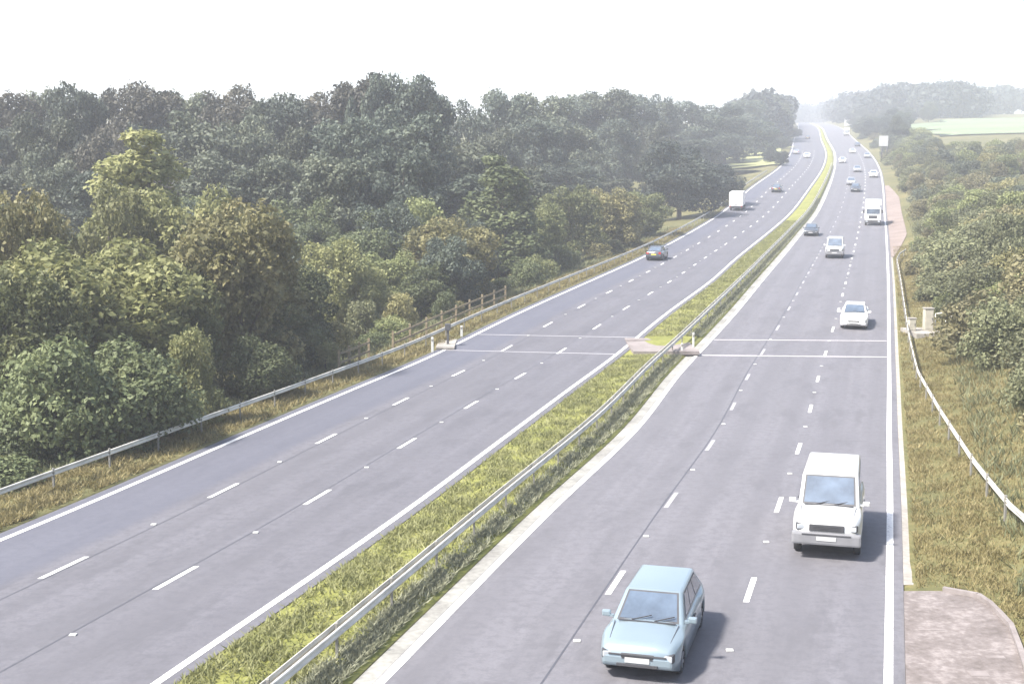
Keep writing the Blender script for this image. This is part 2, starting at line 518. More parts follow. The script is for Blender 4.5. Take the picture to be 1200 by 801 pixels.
ts = MB()
for fx, dx in ((RB, -0.16), (LA, 0.12), (LB, -0.14)):
    line_strip(ts, (lambda f, d: (lambda q: f(q) + d))(fx, dx), 0.05, -60, 200, 0.003)
tag(ts.build('tar_seam', M['tar']), kind='structure')
# trench lines crossing both carriageways and the concrete pad crossing the reservation
for nm, mat, rows in (('trench_lines', M['faintline'], ((XL, XML, 82.9, 81.8), (XL, XML, 77.4, 76.0), (XL, XML, 232, 229))), ('trench_lines', M['ductline'], ((XMR, XR, 81.0, 80.6), (XMR, XR, 75.6, 75.0)))):
    dl = MB()
    for (fa, fb, y0, y1) in rows:
        a0, b0 = fa(y0) + 0.15, fb(y1) - 0.15
        pts = [((a0 + (b0 - a0) * s / 8), y0 + (y1 - y0) * s / 8) for s in range(9)]
        dl.strip([(x, y - 0.20, float(zr(y)) + 0.004) for x, y in pts], [(x, y + 0.20, float(zr(y)) + 0.004) for x, y in pts])
    tag(dl.build(nm, mat), kind='structure')
pc = MB()
for y0, y1 in ((75.2, 76.2), (80.4, 81.4)):
    a0, b0 = float(XML(78)) + 0.3, float(XMR(78)) - 0.6
    pc.box(((a0 + b0) / 2, (y0 + y1) / 2, float(zr(78)) + 0.09), (b0 - a0, y1 - y0, 0.20))
pc.box(((a0 + b0) / 2, 78.3, float(zr(78)) + 0.06), (b0 - a0, 4.19, 0.16))
tag(pc.build('crossover_pavement', M['pinkconc']), kind='structure')
# strip of paving beside the inbound edge line, and the pink layby
ribbon('paved_margin', lambda q: XR(q) + 0.362, lambda q: XR(q) + 0.62, 0.03, M['conc'], 1, 32.9, 140)
hv, hf = [], []
hy_ = list(np.arange(138, 262, 4.0))
for q in hy_:
    wd = float(np.interp(q, [138, 150, 165, 230, 262], [0.3, 1.2, 2.2, 2.3, 0.5]))
    for k in range(7):
        x = float(XR(q)) + 0.362 + wd * k / 6
        hv.append((x, q, float(ground_z(x, q)) + 0.06))
for i in range(len(hy_) - 1):
    for k in range(6):
        a = i * 7 + k; hf.append((a, a + 1, a + 8, a + 7))
mb_ = MB(); mb_.add(hv, hf, True)
tag(mb_.build('bare_verge', M['bareverge']), kind='structure')
lb = MB()
outl = [(0.362, -60), (0.362, 33.6), (1.6, 33.2), (2.6, 32.5), (3.2, 31.4), (3.7, 29.8), (3.9, 26), (3.9, -60)]
P_ = [(float(XR(y)) + o, y, float(zr(y)) + 0.45) for o, y in outl]
# layby surface follows the verge: a triangulated sheet on a small grid
lv, lf = [], []
ysl = [-60, -30, 0, 10, 18, 24, 26, 27, 28, 28.8, 29.6, 30.0, 30.4, 30.8, 31.2, 31.5, 31.8, 32.3]
def lay_w(y): return float(np.interp(y, [-60, 26, 28.0, 29.6, 30.4, 31.2, 31.8, 32.3], [2.9, 2.88, 2.85, 2.78, 2.60, 2.40, 2.15, 1.3]))
for y in ysl:
    for k in range(9):
        o = 0.362 + (lay_w(y) - 0.362) * k / 8
        lv.append((float(XR(y)) + o, y, 0.062))
for i in range(len(ysl) - 1):
    for k in range(8):
        a = i * 9 + k
        lf.append((a, a + 1, a + 10, a + 9))
lb.add(lv, lf)
tag(lb.build('layby_pavement', M['layby']), kind='structure')
kb = MB()
for i in range(len(ysl) - 1):
    y0, y1 = ysl[i], ysl[i + 1]
    p = [Vector((float(XR(y)) + lay_w(y) + 0.06, y, 0.09)) for y in (y0, y1)]
    kb.bar(p[0], p[1], 0.12, 0.16)
tag(kb.build('kerb', M['pinkconc']), kind='structure')
pm = MB()
for o, y, w, d in ((1.75, 26.6, 0.40, 0.30), (2.15, 27.6, 0.42, 0.18), (0.7, 29.4, 0.6, 0.10)):
    z = 0.068
    x = float(XR(y)) + o
    sl_ = 0.0
    pm.add([(x, y, z), (x + w, y, z + sl_), (x + w, y + d, z + sl_), (x, y + d, z)], [(0, 1, 2, 3)])
tag(pm.build('layby_patches', M['pinkconc']), kind='structure')

# pale fields on the slopes
def field(name, px0, px1, d0, d1, mat, n=14, dz=0.25):
    v, f = [], []
    for i in range(n + 1):
        d = d0 + (d1 - d0) * i / n
        for k in range(n + 1):
            wob = 1 - abs(2 * i / n - 1)
            x = (px0 + (px1 - px0) * k / n - 600) / F * d + (8 * math.sin(i * 1.9) + 0.04 * d * (0.6 - wob) * 1.5 if k == 0 else 0)
            v.append((x, d, float(ground_z(x, d)) + dz + 0.0004 * d))
    for i in range(n):
        for k in range(n):
            a = i * (n + 1) + k
            f.append((a, a + 1, a + n + 2, a + n + 1))
    mb = MB(); mb.add(v, f, True)
    return tag(mb.build(name, mat), kind='structure')
field('field', 848, 912, 330, 440, M['field'])
field('field', 1070, 1420, 430, 640, M['green_field'])
field('field', 1148, 1420, 265, 330, M['field'])

# ------------------------------------------------------------------ haze
hz = MB()
hz.box((600, 1570, 50), (7200, 3400, 130))
hm = bpy.data.materials.new('haze'); hm.use_nodes = True
t = hm.node_tree
t.nodes.remove(t.nodes['Principled BSDF'])
pv = t.nodes.new('ShaderNodeVolumePrincipled')
pv.inputs['Color'].default_value = (0.93, 0.95, 1.0, 1)
pv.inputs['Density'].default_value = HAZE_DENSITY
pv.inputs['Anisotropy'].default_value = 0.25
t.links.new(pv.outputs[0], t.nodes['Material Output'].inputs['Volume'])
tag(hz.build('haze', hm), kind='stuff')

# ------------------------------------------------------------------ foliage meshes
def quads_mesh(name, c, n, tdir, size, aspect=0.6):
    """one folded leaf-shaped quad per row"""
    u = tdir - n * (tdir * n).sum(1)[:, None]
    u /= np.linalg.norm(u, axis=1)[:, None] + 1e-9
    w = np.cross(n, u)
    s = size[:, None]
    v = np.stack([c - u * s * 0.6, c + w * s * aspect * 0.5 + n * s * 0.1, c + u * s * 0.6, c - w * s * aspect * 0.5 + n * s * 0.1], 1).reshape(-1, 3)
    k = len(c)
    me = bpy.data.meshes.new(name)
    me.vertices.add(4 * k); me.vertices.foreach_set('co', v.astype(np.float32).ravel())
    me.loops.add(4 * k); me.loops.foreach_set('vertex_index', np.arange(4 * k, dtype=np.int32))
    me.polygons.add(k)
    me.polygons.foreach_set('loop_start', np.arange(0, 4 * k, 4, dtype=np.int32))
    me.update(calc_edges=True)
    return me

def lobes_for(shape, rs, h, w):
    """list of (centre, radius) clumps making a crown of height h and width w, base at z=0"""
    L = []
    if shape == 'round':
        for i in range(54):
            a = rs.rand() * 6.283; zz = rs.uniform(0.16, 0.90)
            prof = math.sin(math.pi * min(1, max(0, (zz - 0.02) / 0.98))) ** 0.6
            rr = w * 0.5 * prof * rs.uniform(0.5, 0.9)
            r = w * rs.uniform(0.075, 0.15)
            L.append((np.array([math.cos(a) * rr, math.sin(a) * rr, h * zz]), r))
        for zz in (0.35, 0.5, 0.65): L.append((np.array([0, 0, h * zz]), w * 0.24))
    elif shape == 'tall':
        for i in range(46):
            a = rs.rand() * 6.283; zz = rs.uniform(0.10, 0.95)
            prof = (1 - zz) ** 0.6 * 1.15
            rr = w * 0.5 * prof * rs.uniform(0.3, 0.8)
            r = w * rs.uniform(0.09, 0.17) * (0.5 + 0.6 * prof)
            L.append((np.array([math.cos(a) * rr, math.sin(a) * rr, h * zz]), r))
        for zz in (0.2, 0.35, 0.5, 0.65, 0.8): L.append((np.array([0, 0, h * zz]), w * 0.36 * (1.15 - 0.85 * zz)))
    elif shape == 'bush':
        for i in range(30):
            a = rs.rand() * 6.283; zz = rs.uniform(0.08, 0.78)
            rr = w * 0.5 * math.sqrt(max(0.05, 1 - zz)) * rs.uniform(0.2, 0.8)
            r = w * rs.uniform(0.09, 0.18)
            L.append((np.array([math.cos(a) * rr, math.sin(a) * rr, h * zz]), min(r, h * 0.28)))
    return L

def crown_mesh(name, shape, seed, h, w, count, leaf, flat=1.0):
    rs = np.random.RandomState(seed)
    L = lobes_for(shape, rs, h, w)
    tot = sum(r * r for _, r in L)
    C, NN = [], []
    for (c, r) in L:
        k = max(8, int(count * r * r / tot * 1.25))
        d = rs.normal(size=(k, 3)); d /= np.linalg.norm(d, axis=1)[:, None]
        rad = r * (0.62 + 0.42 * rs.rand(k) ** 0.6) * (1 + 0.22 * np.sin(d[:, 0] * 5 + seed) * np.cos(d[:, 1] * 4 + d[:, 2] * 5))
        p = c + d * rad[:, None] * np.array([1, 1, 0.85])
        keep = np.ones(k, bool)
        for (c2, r2) in L:
            if c2 is c: continue
            keep &= np.linalg.norm((p - c2) / np.array([1, 1, 0.85]), axis=1) > r2 * 0.62
        keep &= p[:, 2] > 0.02 * h
        C.append(p[keep]); NN.append(d[keep])
    # twigs that break the outline
    k = int(count * 0.05)
    idx = rs.randint(0, len(L), k)
    for j in range(k):
        c, r = L[idx[j]]
        d = rs.normal(size=3); d[2] = abs(d[2]) * 0.9 + 0.1; d /= np.linalg.norm(d)
        C.append((c + d * r * rs.uniform(1.0, 1.18))[None]); NN.append(d[None])
    C = np.concatenate(C); NN = np.concatenate(NN)
    n = NN * 0.55 + rs.normal(size=NN.shape) * 0.55 + np.array([0, 0, 0.30])
    n /= np.linalg.norm(n, axis=1)[:, None]
    size = leaf * rs.uniform(0.42, 1.4, len(C))
    return quads_mesh(name, C, n, rs.normal(size=C.shape), size, 0.7), L

def trunk_mesh(name, seed, h, w, L, r0):
    rs = np.random.RandomState(seed + 77)
    mb = MB()
    top = np.array([rs.uniform(-.05, .05) * w, rs.uniform(-.05, .05) * w, h * 0.72])
    mb.tube([(0, 0, -0.6), (top[0] * .2, top[1] * .2, h * 0.22), (top[0] * .6, top[1] * .6, h * 0.48), tuple(top)], [r0 * 1.25, r0, r0 * 0.62, r0 * 0.2], 8)
    for i in range(7):
        c, r = L[rs.randint(0, len(L))]
        z0 = h * rs.uniform(0.12, 0.5)
        mb.tube([(top[0] * .3, top[1] * .3, z0), tuple(np.array([c[0] * .45, c[1] * .45, z0 + (c[2] - z0) * .55])), tuple(c)], [r0 * .45, r0 * .28, r0 * .08], 5)
    return mb.mesh(name)

def tree_proto(name, shape, seed, h, w, count, leaf, crown_mat):
    cm, L = crown_mesh('crown', shape, seed, h, w, count, leaf)
    tm = trunk_mesh('trunk', seed, h, w, L, max(0.05, 0.018 * h + 0.03))
    cm.materials.append(crown_mat); tm.materials.append(M['bark'])
    return dict(crown=cm, trunk=tm, h=h, w=w)

rnd = random.Random(11)
PT = {
    'round': [tree_proto('t', 'round', s, 9.0, 8.0, 16000, 0.24, G['green']) for s in (1, 2, 3)],
    'tall': [tree_proto('t', 'tall', s, 12.0, 6.0, 13000, 0.24, G['green']) for s in (4, 5)],
    'lowbush': [tree_proto('t', 'bush', s, 6.0, 8.0, 13000, 0.22, G['green']) for s in (21, 22)],
    'bush': [tree_proto('t', 'bush', s, 3.6, 4.6, 6000, 0.17, G['green']) for s in (6, 7, 8)],
    'big': [tree_proto('t', 'round', s, 19.0, 13.0, 15000, 0.44, G['belt']) for s in (9, 10, 11, 12)],
    'scrub': [tree_proto('t', 'bush', s, 2.4, 3.4, 3000, 0.16, G['scrub']) for s in (13, 14, 15, 16)],
}
def tree_at(x, y, h, w, shape, mat, name, label, cat, group=None, pick=None):
    pr = rnd.choice(PT[shape]) if pick is None else PT[shape][pick]
    z = float(ground_z(x, y))
    e = empty(name, (x, y, z - 0.05), rnd.uniform(0, 6.283))
    e.scale = (w / pr['w'], w / pr['w'], h / pr['h'])
    tag(e, label, cat, group)
    for part in ('trunk', 'crown'):
        o = bpy.data.objects.new(part, pr[part])
        COL.objects.link(o); o.parent = e
        if part == 'crown':
            o.material_slots[0].link = 'OBJECT'
            o.material_slots[0].material = G[mat]
    return e
def tree_px(px, ytop, D, wpx, shape, mat, name, label, cat='tree', group=None, pick=None):
    x = (px - 600) / F * D
    ztop = CH + (203 - ytop) / F * D
    h = ztop - float(ground_z(x, D))
    return tree_at(x, D, max(1.0, h), wpx / F * D, shape, mat, name, label, cat, group, pick)

# named roadside trees on the left, nearest the camera
NEAR = [
 (172, 143, 88, 190, 'tall', 'yellow', 'tall pale green tree rising to a point above the roadside trees'),
 (128, 205, 78, 130, 'round', 'yellow', 'pale yellow green tree just left below the tall pointed tree'),
 (222, 208, 80, 150, 'round', 'yellow', 'green tree between the pointed tree and the big dark spreading tree'),
 (280, 224, 68, 190, 'round', 'olive', 'big dark spreading tree with olive brown top above the guardrail'),
 (105, 268, 60, 250, 'round', 'yellow', 'broad light green tree filling the lower left of the roadside wood'),
 (30, 215, 66, 150, 'round', 'olive', 'tree with reddish brown top at the left end of the roadside trees'),
 (58, 375, 49, 210, 'lowbush', 'deep', 'dark green bush low behind the near end of the left guardrail'),
 (150, 385, 51, 200, 'lowbush', 'deep', 'dark green bush beside the small light green bush by the guardrail'),
 (215, 375, 55, 95, 'lowbush', 'yellow', 'small light green bush standing before the big dark spreading tree'),
 (300, 385, 62, 120, 'lowbush', 'deep', 'dark bush under the big spreading tree'),
 (340, 300, 77, 110, 'round', 'deep', 'dark green tree on the right flank of the big spreading tree'),
 (388, 275, 88, 100, 'round', 'yellow', 'yellowish tree right of the big dark spreading tree'),
 (425, 305, 90, 90, 'round', 'yellow', 'low pale yellow tree behind the wooden fence'),
 (478, 226, 112, 120, 'round', 'green', 'rounded green tree left of the tall dark green tree'),
 (528, 248, 102, 120, 'round', 'olive', 'rusty topped round tree beside the tall dark green tree'),
 (455, 290, 98, 90, 'round', 'green', 'green tree below the rounded green tree, near the wooden fence'),
 (588, 176, 122, 130, 'tall', 'deep', 'tall dark green tree standing clear above the roadside shrubs'),
 (632, 232, 130, 70, 'round', 'green', 'small round tree right against the tall dark green tree'),
 (668, 212, 142, 80, 'round', 'green', 'grey green tree second along from the tall dark green tree'),
 (716, 216, 152, 80, 'round', 'olive', 'olive round tree above the dark car on the outbound side'),
 (752, 222, 168, 70, 'round', 'green', 'round tree just behind the dark car on the outbound side'),
 (795, 162, 200, 105, 'round', 'far', 'large pale grey green tree left of the white van'),
 (200, 300, 64, 130, 'round', 'green', 'green tree low between the broad light green tree and the big dark spreading tree'),
 (330, 345, 70, 110, 'round', 'deep', 'dark green rounded tree low beneath the right side of the big spreading tree'),
 (20, 310, 54, 170, 'round', 'green', 'fresh green tree at the lower left end of the wood'),
 (500, 300, 95, 80, 'round', 'deep', 'dark green tree beneath the rusty topped round tree'),
 (835, 190, 220, 70, 'round', 'far', 'tree directly behind the white van'),
]
for (px, yt, D, wpx, shp, mat, lab) in NEAR:
    tree_px(px, yt, D, wpx, shp, mat, 'bush' if 'bush' in shp else 'broadleaf_tree', lab, 'bush' if 'bush' in shp else 'tree')
# shrubs along the outbound guardrail
for i in range(52):
    D = 44 + 130 * (i / 51.0) ** 1.1
    off = rnd.uniform(4.6, 8.5)
    x = float(XL(D)) - off
    px = 600 + x / D * F
    if px < -60: x = (-60 + 100 * rnd.random() - 600) / F * D
    tree_at(x, D, rnd.uniform(1.2, 3.0) * (0.85 + 0.002 * D), rnd.uniform(2.4, 4.2), 'bush', rnd.choice(['deep', 'green', 'olive', 'deep', 'scrub']),
            'shrub', 'low shrub in the tangle behind the outbound guardrail', 'shrub', 'shrubs behind the outbound guardrail')
# trees out of the frame to the left that shade and close the scene
for i in range(14):
    px = rnd.uniform(-260, -10); D = rnd.uniform(50, 95)
    tree_px(px, rnd.uniform(190, 300), D, rnd.uniform(120, 180), 'round', rnd.choice(['green', 'deep', 'olive']), 'broadleaf_tree',
            'roadside tree at the left edge beyond the near bushes', 'tree', 'roadside trees at the left edge')
# understorey between the roadside trees and the dark wood
for i in range(34):
    px = rnd.uniform(-40, 560); D = rnd.uniform(95, 118)
    tree_px(px, rnd.uniform(225, 275), D, rnd.uniform(70, 110), 'round', rnd.choice(['deep', 'deep', 'green', 'belt']), 'broadleaf_tree',
            'half hidden tree filling the gap before the dark wood', 'tree', 'half hidden trees before the dark wood')
# the dark wood: every tree on its own
TOPX = [-260, 15, 60, 110, 130, 180, 230, 280, 315, 350, 400, 440, 480, 515, 545, 570, 620, 650, 690, 740, 790, 840, 890, 925, 940]
TOPY = [98, 99, 94, 98, 101, 98, 95, 89, 100, 97, 96, 80, 84, 95, 112, 103, 99, 104, 105, 101, 112, 114, 103, 116, 124]
DX = [-260, 500, 560, 640, 720, 800, 860, 900, 940]
DD = [150, 155, 190, 225, 270, 330, 420, 520, 640]
def wood_row(px0, px1, step, dd, dtop, label, group, mat, jit):
    px = px0
    while px < px1:
        D = float(np.interp(px, DX, DD)) * dd * rnd.uniform(0.95, 1.05)
        yt = float(np.interp(px, TOPX, TOPY)) + dtop + rnd.uniform(-jit, jit)
        x = (px - 600) / F * D
        if x < float(XL(D)) - 9:
            tree_px(px, yt, D, rnd.uniform(70, 130) * (150 / D) ** 0.55, 'big', rnd.choice([mat, mat, mat, 'belt2', 'belt2', 'belt3']), 'woodland_tree', label, 'tree', group)
        px += step * rnd.uniform(0.8, 1.2) * (150 / D) ** 0.5
wood_row(-250, 925, 46, 1.0, 3, 'tall dark tree on the skyline of the wood', 'skyline trees of the dark wood', 'belt', 7)
wood_row(-250, 900, 56, 0.87, 38, 'dark tree within the wood below the skyline', 'trees in the middle of the dark wood', 'belt', 14)
wood_row(-250, 880, 60, 0.78, 88, 'dark lower tree at the front of the wood', 'front trees of the dark wood', 'belt', 14)
tree_px(432, 80, 150, 55, 'big', 'belt', 'woodland_tree', 'thin taller tree poking above the skyline of the dark wood')
tree_px(478, 82, 152, 95, 'big', 'belt', 'woodland_tree', 'highest rounded crown on the skyline of the dark wood')

# far trees: by the left field, along the crest, and hedges on the right
def far_clump(name, seed, spots, label=None):
    """woods too far to tell trees apart: many crowns in one stuff object; spots = (x, y, h, w)"""
    rs = np.random.RandomState(seed)
    C, NN, S = [], [], []
    for (x, y, h, w) in spots:
        z = float(ground_z(x, y))
        for k in range(7):
            a = rs.rand() * 6.283; zz = rs.uniform(0.25, 0.82)
            rr = w * 0.32 * rs.rand()
            c = np.array([x + rr * math.cos(a), y + rr * math.sin(a), z + h * zz])
            r = w * rs.uniform(0.2, 0.34)
            n = 70
            d = rs.normal(size=(n, 3)); d /= np.linalg.norm(d, axis=1)[:, None]
            C.append(c + d * r * rs.uniform(0.75, 1.1, n)[:, None]); NN.append(d); S.append(np.full(n, w * 0.14))
    C = np.concatenate(C); NN = np.concatenate(NN); S = np.concatenate(S) * rs.uniform(0.6, 1.3, len(C))
    n = NN * 0.6 + rs.normal(size=NN.shape) * 0.45 + np.array([0, 0, 0.25]); n /= np.linalg.norm(n, axis=1)[:, None]
    o = link(name, quads_mesh(name, C, n, rs.normal(size=C.shape), S, 0.8), G['far'])
    if label: o['label'] = label
    return tag(o, kind='stuff')
def spots_px(n, px0, px1, d0, d1, topf, wr, seed):
    r = random.Random(seed); out = []
    for i in range(n):
        px = r.uniform(px0, px1); D = r.uniform(d0, d1)
        x = (px - 600) / F * D
        if float(XL(D)) - 6 < x < float(XR(D)) + 6 and D < 1185: continue
        zt = CH + (203 - (topf(px) + r.uniform(0, 10))) / F * D
        h = zt - float(ground_z(x, D))
        if h < 2: h = r.uniform(3, 6)
        out.append((x, D, h, r.uniform(*wr)))
    return out
far_clump('hill_wood', 1, spots_px(170, 1008, 1136, 690, 830, lambda p: float(np.interp(p, [1008, 1030, 1060, 1120, 1136], [116, 103, 98, 97, 104])), (12, 18), 1))
far_clump('hill_wood', 2, spots_px(90, 1138, 1420, 830, 950, lambda p: float(np.interp(p, [1138, 1165, 1200, 1420], [112, 101, 101, 108])), (14, 20), 2))
far_clump('crest_wood', 3, spots_px(150, 925, 1020, 780, 1330, lambda p: float(np.interp(p, [930, 945, 980, 1015], [120, 124, 116, 108])), (12, 18), 3))
far_clump('crest_wood', 5, spots_px(70, 915, 1010, 1230, 1360, lambda p: float(np.interp(p, [915, 935, 950, 975, 1010], [112, 123, 125, 117, 108])), (16, 24), 5))
far_clump('far_wood', 4, spots_px(140, 855, 938, 480, 760, lambda p: float(np.interp(p, [850, 890, 925, 938], [118, 103, 116, 126])), (9, 14), 4))
for i, (px, yt, D, wpx) in enumerate([(895, 150, 460, 40), (912, 160, 430, 26), (922, 150, 520, 30), (900, 172, 345, 22), (912, 176, 330, 20)]):
    tree_px(px, yt, D, wpx, 'round', 'far', 'broadleaf_tree', 'far hazy tree around the pale field on the left of the motorway', 'tree', 'far trees around the left field')

for i in range(30):
    D = rnd.uniform(330, 720); x = float(XL(D)) - rnd.uniform(9, 40)
    if 340 < D < 450 and 852 < 600 + x / D * F < 908: continue
    tree_at(x, D, rnd.uniform(7, 13), rnd.uniform(8, 13), 'round', rnd.choice(['far', 'belt', 'belt2']), 'verge_tree', 'far hazy tree lining the outbound side of the hill climb', 'tree', 'far trees lining the outbound side')
for i in range(70):
    D = rnd.uniform(400, 770); x = float(XR(D)) + 5 + 45 * rnd.random() ** 1.6
    if 600 + x / D * F > (1052 if D < 600 else 1085): continue
    tree_at(x, D, rnd.uniform(5, 10), rnd.uniform(7, 12), 'round', rnd.choice(['far', 'belt', 'belt2']), 'verge_tree', 'far hazy tree lining the inbound side of the hill climb', 'tree', 'far trees lining the inbound side')

# ------------------------------------------------------------------ right bank: scrub and hedges
n = 0
while n < 290:
    D = 62 + 240 * rnd.random() ** 1.25
    px = rnd.uniform(1046, 1270)
    x = (px - 600) / F * D
    off = x - float(XR(D))
    if off < np.interp(D, [60, 75, 95, 130, 140, 165, 230, 262, 300], [5.2, 3.7, 2.6, 2.2, 2.8, 3.9, 4.0, 2.6, 2.2]): continue
    mat = 'brown' if rnd.random() < (0.22 if off < 12 else 0.08) else rnd.choice(['scrub', 'scrub', 'scrub', 'olive', 'green', 'belt2' if D > 150 else 'scrub'])
    big = off > 5
    h = rnd.uniform(2.4, 4.8) if big else rnd.uniform(1.1, 2.0)
    tree_at(x, D, h, rnd.uniform(4.2, 7.0) if big else rnd.uniform(2.2, 3.6), 'bush' if big else 'scrub', mat, 'scrub_bush', 'scrubby bush among the many on the right hand bank', 'bush', 'scrub bushes on the inbound bank')
    n += 1
for i in range(95):
    D = rnd.uniform(255, 420); px = rnd.uniform(1040, 1150) if D < 330 else rnd.uniform(1036, 1125)
    x = (px - 600) / F * D
    if x - float(XR(D)) < 5: continue
    if px > 1078 and 203 - (float(ground_z(x, D)) + 4.2 - CH) * F / D < 163: continue
    tree_at(x, D, rnd.uniform(3.0, 5.5), rnd.uniform(5, 9), 'bush', rnd.choice(['scrub', 'green', 'belt2', 'belt2']), 'hedge_tree', 'hazy grey green tree between the scrub bank and the pale fields', 'tree', 'hedge trees below the right hand fields')
for i in range(46):
    D = rnd.uniform(255, 520); x = float(XR(D)) + rnd.uniform(2.6, 10)
    tree_at(x, D, rnd.uniform(1.6, 3.4), rnd.uniform(3, 5.5), 'scrub', rnd.choice(['scrub', 'brown', 'belt2']), 'verge_bush', 'bush right beside the inbound road high on the hill', 'bush', 'bushes beside the inbound road on the hill')
for (px, yt, D, wpx, lab) in [(1160, 330, 92, 90, 'tall grey green bush above the cabinet on the right bank'), (1120, 345, 88, 60, 'rounded dull green bush just right of the cream cabinet'),
                         (1186, 400, 70, 70, 'green bush beside the near end of the inbound guardrail')]:
    tree_px(px, yt, D, wpx, 'bush', 'scrub', 'bush', lab, 'bush')
for i in range(46):
    D = rnd.uniform(42, 68); px = rnd.uniform(1118, 1290)
    x = (px - 600) / F * D
    if x - float(XR(D)) < 5.0: continue
    tree_at(x, D, rnd.uniform(1.1, 2.6), rnd.uniform(2.0, 3.4), 'scrub', rnd.choice(['brown', 'scrub', 'scrub', 'olive']), 'scrub_bush', 'bush at the outer right edge behind the near guardrail', 'bush', 'bushes behind the near inbound guardrail')

# ------------------------------------------------------------------ grass
def grass(name, pts, hgt, wid, mat, seed, lean=0.5):
    rs = np.random.RandomState(seed)
    k = len(pts)
    a = rs.rand(k) * 6.283
    s = rs.uniform(0.5, 1.3, k)[:, None]
    side = np.stack([np.cos(a), np.sin(a), np.zeros(k)], 1) * wid * s * 0.5
    tip = np.stack([rs.normal(size=k) * lean, rs.normal(size=k) * lean, np.ones(k)], 1) * hgt * s
    v = np.stack([pts - side, pts + side, pts + tip], 1).reshape(-1, 3)
    me = bpy.data.meshes.new(name)
    me.vertices.add(3 * k); me.vertices.foreach_set('co', v.astype(np.float32).ravel())
    me.loops.add(3 * k); me.loops.foreach_set('vertex_index', np.arange(3 * k, dtype=np.int32))
    me.polygons.add(k); me.polygons.foreach_set('loop_start', np.arange(0, 3 * k, 3, dtype=np.int32))
    me.update(calc_edges=True)
    return tag(link(name, me, mat), kind='stuff')
def clumpy(rs, n, fx0, fx1, y0, y1, zf, power=1.6):
    out = []
    while sum(len(o) for o in out) < n:
        k = n
        y = y0 + (y1 - y0) * rs.rand(k) ** power
        a, b = fx0(y), fx1(y)
        x = a + (b - a) * rs.rand(k)
        dens = 0.5 + 0.5 * np.sin(x * 2.3 + 1.7 * np.sin(y * 1.1)) * np.cos(y * 1.9 + np.sin(x * 3.1))
        keep = rs.rand(k) < 0.10 + 0.90 * dens ** 1.5
        x, y = x[keep], y[keep]
        out.append(np.stack([x, y, zf(x, y)], 1))
    return np.concatenate(out)[:n]
rs = np.random.RandomState(3)
MIDF = 0.70
def xbar(y): return XML(y) + (XMR(y) - XML(y)) * MIDF
def med_z(x, y):
    s = (x - XML(y)) / (XMR(y) - XML(y))
    return zr(y) + 0.13 * np.sin(np.pi * np.clip(s, 0, 1))
def not_pad(p): return p[(p[:, 1] < 74.8) | (p[:, 1] > 81.6)]
grass('median_grass', not_pad(clumpy(rs, 90000, lambda y: XML(y) + 0.55, lambda y: xbar(y) - 0.1, 14, 190, med_z)), 0.13, 0.05, G['lemon'], 1, 0.8)
grass('median_grass', not_pad(clumpy(rs, 70000, lambda y: xbar(y) - 0.1, lambda y: XMR(y) - 0.72, 14, 230, med_z)), 0.14, 0.05, G['dull'], 2, 0.8)
grass('verge_grass', clumpy(rs, 50000, lambda y: XL(y) - 4.2, lambda y: XL(y) - 0.72, 36, 180, ground_z), 0.20, 0.06, G['straw'], 3, 0.7)
grass('verge_grass', clumpy(rs, 24000, lambda y: XL(y) - 9, lambda y: XL(y) - 3.4, 40, 180, ground_z), 0.38, 0.08, G['scrub'], 4, 0.6)
bank = clumpy(rs, 170000, lambda y: XR(y) + 0.68, lambda y: XR(y) + 9.0, 24, 150, ground_z)
bank = bank[(bank[:, 1] > 32.6) | (bank[:, 0] > XR(bank[:, 1]) + np.interp(bank[:, 1], [-60, 26, 28.0, 29.6, 30.4, 31.2, 31.8, 32.5], [3.1, 3.1, 3.1, 3.0, 2.85, 2.65, 2.4, 1.5]))]
grass('bank_grass', bank, 0.14, 0.038, G['straw'], 5, 0.6)
bank2 = clumpy(rs, 70000, lambda y: XR(y) + 3.2, lambda y: XR(y) + 26.0, 32, 190, ground_z)
grass('bank_grass', bank2, 0.38, 0.06, G['scrub'], 6, 0.5)

